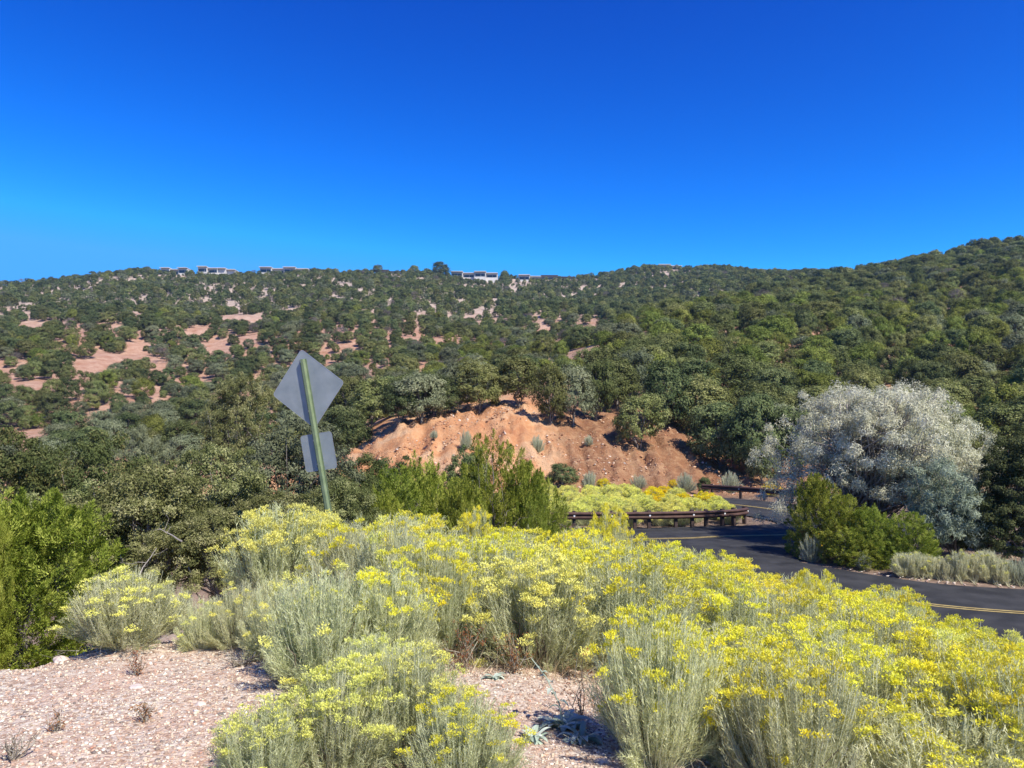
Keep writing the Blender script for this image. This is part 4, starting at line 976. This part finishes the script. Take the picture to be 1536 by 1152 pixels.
boulder(408, 1047, .07, .03, 'yellowish small rock by the dry twig mat', 5); boulder(300, 1058, .06, .02, 'reddish flat rock in the middle of the gravel', 6)
boulder(205, 1032, .08, .02, 'pinkish flat stone in the left gravel', 7); boulder(905, 1145, .07, .02, 'orange flat stone at the bottom left of the fan-shaped rabbitbrush', 8)
# dry litter and short dead grass
def blades(name, X, Y, L, W_, rng, mat, label, cat='dry grass', up=.6):
    n = len(X); P = np.stack([X, Y, gz(X, Y)], 1); la = nrm(rng.normal(size=(n, 3)) * np.array([1, 1, .35]) + np.array([0, 0, up])); side = orth(la, rng)
    V, Fc = tris(P, la, side, L, W_); o = ob(name, mesh_from(name, V, Fc, np.repeat(rng.random(n), 3)), M[mat]); return tag(o, label, cat, kind='stuff')
n = 9000; u = rs.uniform(-.8, .8, n); d = 3 + 7 * rs.random(n); cl = fbm(u*d/.5, d/.5, 15, 3) + np.interp(u*d/d, [-.7, -.25, 0], [-.16, .0, .3]) > .05; x, d = (u*d)[cl], d[cl]
blades('dry_litter', x, d, rs.uniform(.02, .07, len(x)), rs.uniform(.002, .004, len(x)), rs, 'straw', 'dry twigs and straw littering the gravel', up=.15)
n = 26000; u = rs.uniform(-.1, .85, n); d = 3.6 + 7.5 * rs.random(n); x = u*d; pxx = CX + u*F; cl = ~((d < 5.2) & (pxx < 1090)); x, d = x[cl], d[cl]
blades('dry_grass', x, d, rs.uniform(.08, .28, len(x)), rs.uniform(.002, .004, len(x)), rs, 'straw', 'dry brown grass and stalks between the rabbitbrush', up=1.2)
n = 12000; t = rs.integers(0, 150, n); q = ROAD_A[np.minimum(t, len(ROAD_A)-1)] - Nn[t] * (3.9 + 1.6 * rs.random(n))[:, None]; sel = (q[:, 1] > ROAD_A[t, 1]) & (q[:, 0] > 13); q = q[sel]
blades('roadside_grass', q[:, 0], q[:, 1], rs.uniform(.15, .5, len(q)), rs.uniform(.008, .016, len(q)), rs, 'grassy', 'pale grass along the far edge of the near road', 'grass', 1.5)
n = 30000; u = rs.uniform(-.75, .75, n); d = 12 + 45 * rs.random(n)**.7; x = u*d; cl = (road_dist(x, d) > 4.2) & (fbm(x/2, d/2, 5, 3) > -.1); x, d = x[cl], d[cl]
blades('scrub_grass', x, d, rs.uniform(.1, .35, len(x)), rs.uniform(.01, .02, len(x)), rs, 'straw', 'dry grass on the lower ground between road and trees', 'dry grass', 1.3)

# small plants on the gravel
def small_plant(px, py, h, n, mat, label, seed, name='dry_weed', leafy=0, spread=.6, dot=None):
    rng = np.random.default_rng(seed); x, y, z = hit(px, py); root = empty(name, (x, y, z)); tag(root, label, 'plant')
    mb = MB(); tips = []
    for i in range(n):
        a = rng.uniform(0, 6.28); r = h*spread*rng.random(); p1 = (math.cos(a)*r, math.sin(a)*r, h*rng.uniform(.5, 1))
        P = tube_np(mb, (0, 0, -.01), p1, .0035, .0012, rng, 4, 4, .08); mb.a[-20:] = [rng.random()]*20; tips.append(P)
        for k in range(2):
            q = P[rng.integers(1, 4)]; e = q + rng.normal(size=3)*h*.16 + np.array([0, 0, h*.15]); tube_np(mb, q, e, .002, .001, rng, 3, 2, .1)
            mb.a[-9:] = [rng.random()]*9; tips.append([e])
    ob('stem', mb.mesh('weed_stem'), M['stem'], root)
    if leafy:
        T = np.array([t[rng.integers(len(t))] for t in tips for _ in range(leafy)]) + rng.normal(size=(len(tips)*leafy, 3))*.012
        la = nrm(rng.normal(size=T.shape) + np.array([0, 0, .4])); side = orth(la, rng); V, Fc = tris(T, la, side, rng.uniform(.01, .025, len(T)), rng.uniform(.004, .009, len(T)))
        o = ob('foliage', mesh_from('foliage', V, Fc, np.repeat(rng.random(len(T)), 3)), M[mat], root)
    return root
small_plant(18, 1140, .13, 26, 'stem', 'bare grey twiggy weed at the bottom left corner', 1, spread=1.1)
small_plant(85, 1100, .10, 12, 'rust_leaf', 'thin reddish weed above the bottom left corner', 2, leafy=3)
small_plant(215, 1085, .11, 12, 'rust_leaf', 'dry weed with yellowish tips in the middle of the gravel', 3, leafy=4)
small_plant(205, 1015, .13, 12, 'rust_leaf', 'reddish brown weed in the upper middle of the gravel', 4, leafy=7)
small_plant(75, 990, .12, 10, 'flower_pale', 'yellowish weed by the whitish rock', 5, leafy=6)
small_plant(120, 975, .09, 14, 'flower_gold', 'tiny yellow-flowered weed at the foot of the bright juniper', 6, leafy=5)
small_plant(362, 1000, .10, 30, 'stem', 'low mat of dead twigs at the gravel edge', 7, spread=1.8)
small_plant(425, 1030, .12, 40, 'stem', 'flattened grey dead twigs under the large green-grey rabbitbrush', 8, spread=1.8)
small_plant(873, 1075, .34, 5, 'rust_leaf', 'tall thin rusty weed left of the fan-shaped rabbitbrush', 9, leafy=14, spread=.12)
small_plant(700, 1005, .30, 16, 'rust_leaf', 'rust brown dried weed at the back of the gravel gap', 10, leafy=10)
small_plant(770, 1010, .26, 16, 'rust_leaf', 'second rust brown dried weed behind the gravel gap', 12, leafy=10)
small_plant(1095, 1090, .30, 14, 'rust_leaf', 'rusty dried weed right of the fan-shaped rabbitbrush', 11, leafy=12)
small_plant(640, 1010, .22, 16, 'rust_leaf', 'rusty dried weed left behind the gravel gap', 13, leafy=8)
def mullein(px, py, s, label, seed, nl=26, stalk=True):
    rng = np.random.default_rng(seed); x, y, z = hit(px, py); root = empty('silver_leaf_plant', (x, y, z)); tag(root, label, 'plant', 'silver-leaved plants')
    V = []; Fc = []; A = []
    def leaf(p, a, L, W_, rise, curl):
        o = len(V); c = rng.random(); K = 7
        for k in range(K + 1):
            t = k / K; r = L*(t - .15*curl*t*t); zz = L*(rise*t - curl*t*t*.9); w = W_*math.sin(math.pi*min(1, t*.92 + .08))**.8*.5
            for sgn in (-1, 0, 1):
                V.append((p[0] + math.cos(a)*r - math.sin(a)*w*sgn, p[1] + math.sin(a)*r + math.cos(a)*w*sgn, p[2] + zz + abs(sgn)*w*.35)); A.append(c)
        for k in range(K):
            for j in (0, 1): Fc.append((o+k*3+j, o+k*3+j+1, o+(k+1)*3+j+1, o+(k+1)*3+j))
    for i in range(nl): leaf((rng.normal()*.015, rng.normal()*.015, .0), rng.uniform(0, 6.28), s*rng.uniform(.5, 1), s*.20, rng.uniform(.4, 1.1), rng.uniform(.5, 1.2))
    mb = MB()
    if stalk:
        P = [(0,0,0), (-.02*s*5, .02, s*.6), (-.22*s*2, .03, s*1.25), (-.4*s*2, .03, s*1.7)]
        mb.tube(P, [.005,.0045,.004,.003], 5)
        for k in range(9):
            t = .2 + .7*k/9; i = min(2, int(t*3)); f = t*3 - i; q = [P[i][j]*(1-f) + P[i+1][j]*f for j in range(3)]
            leaf(q, k*2.6 + rng.random(), s*.42*(1.2 - t), s*.12, .5, .9)
        ob('stalk', mb.mesh('stalk'), M['mullein'], root)
    me = mesh_from('foliage', np.array(V), np.array(Fc), np.array(A), True); ob('foliage', me, M['mullein'], root)
mullein(845, 1095, .22, 'woolly silver-leaved plant with a curled leaning stalk in the gravel gap', 1, 34)
mullein(868, 1112, .16, 'low silvery rosette beside the stalked woolly plant', 2, 26, False)
mullein(800, 1110, .13, 'small silvery rosette at left in the gravel gap', 5, 22, False)
mullein(1078, 1118, .17, 'silver-leaved plant in the dark gap right of the fan-shaped rabbitbrush', 3, 20, True)
mullein(742, 1018, .13, 'broad green-leaved seedling at the back of the gravel gap', 4, 14, False)
def dead_branch(pa, pb, label, seed):
    rng = np.random.default_rng(seed); mb = MB(); a = np.array(pt(*pa)); b = np.array(pt(*pb)); P = tube_np(mb, a*0, b - a, .011, .004, rng, 5, 6, .03)
    for q in P[2:-1]:
        tube_np(mb, q, q + rng.normal(size=3)*.1 + np.array([0,0,.05]), .004, .0015, rng, 4, 3, .1)
    o = ob('dead_branch', mb.mesh('dead_branch'), M['bark_pale']); o.location = a; tag(o, label, 'branch', 'dead branches among the left trees')
dead_branch((205, 868, 10.6), (235, 822, 10.9), 'bare grey dead branch rising steeply among the left pinyons', 1)
dead_branch((273, 812, 10.3), (238, 792, 10.5), 'short pale dead branch above the steep one among the left pinyons', 2)

# ------------------------------------------------------------------ haze
hz = MB(); hz.box((0, 400, 90), (2600, 1900, 360)); m, t = material('thin haze'); pv = t.n('ShaderNodeVolumePrincipled'); pv.inputs['Color'].default_value = (.34, .62, .95, 1)
pv.inputs['Density'].default_value = .00015; pv.inputs['Anisotropy'].default_value = .2
o_ = t.n('ShaderNodeOutputMaterial'); t.l(pv.outputs[0], o_.inputs['Volume'])
HAZE = True
if HAZE:
    GZS = np.array([v.co.z for v in bpy.data.objects['ground'].data.vertices]); ZTOP = float(GZS.max()) + 9; ZBOT = float(GZS.min()) - 1; print('haze', ZBOT, ZTOP)
    hb = MB(); hb.box((0, 0, (ZTOP + ZBOT) / 2), (2400, 2400, ZTOP - ZBOT)); tag(ob('haze', hb.mesh('haze'), m), 'thin blue air haze in front of the far hills', 'haze', kind='stuff')

# ------------------------------------------------------------------ light
SKYFIT = ((6.5, 4.6, .085), (1.62, 2.2, .47), (1.5, 1.35, 1.25))   # per channel gain, contrast and ceiling: the photograph's sky is deep and saturated
SEL = 48; SAZ = 138     # elevation, azimuth clockwise from the viewing direction
sd = Vector((math.sin(R(SAZ)) * math.cos(R(SEL)), math.cos(R(SAZ)) * math.cos(R(SEL)), math.sin(R(SEL))))
L = bpy.data.lights.new('sun', 'SUN'); L.energy = 4.6; L.angle = R(.53); L.color = (1, .945, .86); lo = bpy.data.objects.new('sun', L); COL.objects.link(lo)
lo.rotation_euler = sd.to_track_quat('Z', 'Y').to_euler(); lo.location = (40, -20, 60)
w = bpy.data.worlds.new('World'); scene.world = w; w.use_nodes = True; t = NT(w.node_tree)
sky = t.n('ShaderNodeTexSky', sky_type='NISHITA'); sky.sun_disc = False; sky.sun_elevation = R(SEL); sky.sun_rotation = R(SAZ)
sky.altitude = 2100; sky.air_density = 1.0; sky.dust_density = .1; sky.ozone_density = 3.0
sr = t.n('ShaderNodeSeparateColor'); t.l(sky.outputs[0], sr.inputs[0]); cb = t.n('ShaderNodeCombineColor')
CS = .12 * 2**.64
for i, (kk_, gg_, cap_) in enumerate(SKYFIT): t.l(t.math('MINIMUM', t.math('MULTIPLY', t.math('POWER', sr.outputs[i], gg_), kk_ * CS**(gg_ - 1)), cap_ / CS), cb.inputs[i])
bg = t.n('ShaderNodeBackground'); bg.inputs['Strength'].default_value = .12; t.l(cb.outputs[0], bg.inputs[0])
o_ = t.n('ShaderNodeOutputWorld'); t.l(bg.outputs[0], o_.inputs[0])
scene.view_settings.view_transform = 'Standard'; scene.view_settings.look = 'None'; scene.view_settings.gamma = 1; scene.view_settings.exposure = .64
scene.render.engine = 'CYCLES'
c = scene.cycles; c.max_bounces = 5; c.diffuse_bounces = 3; c.transmission_bounces = 3; c.transparent_max_bounces = 4; c.volume_bounces = 0
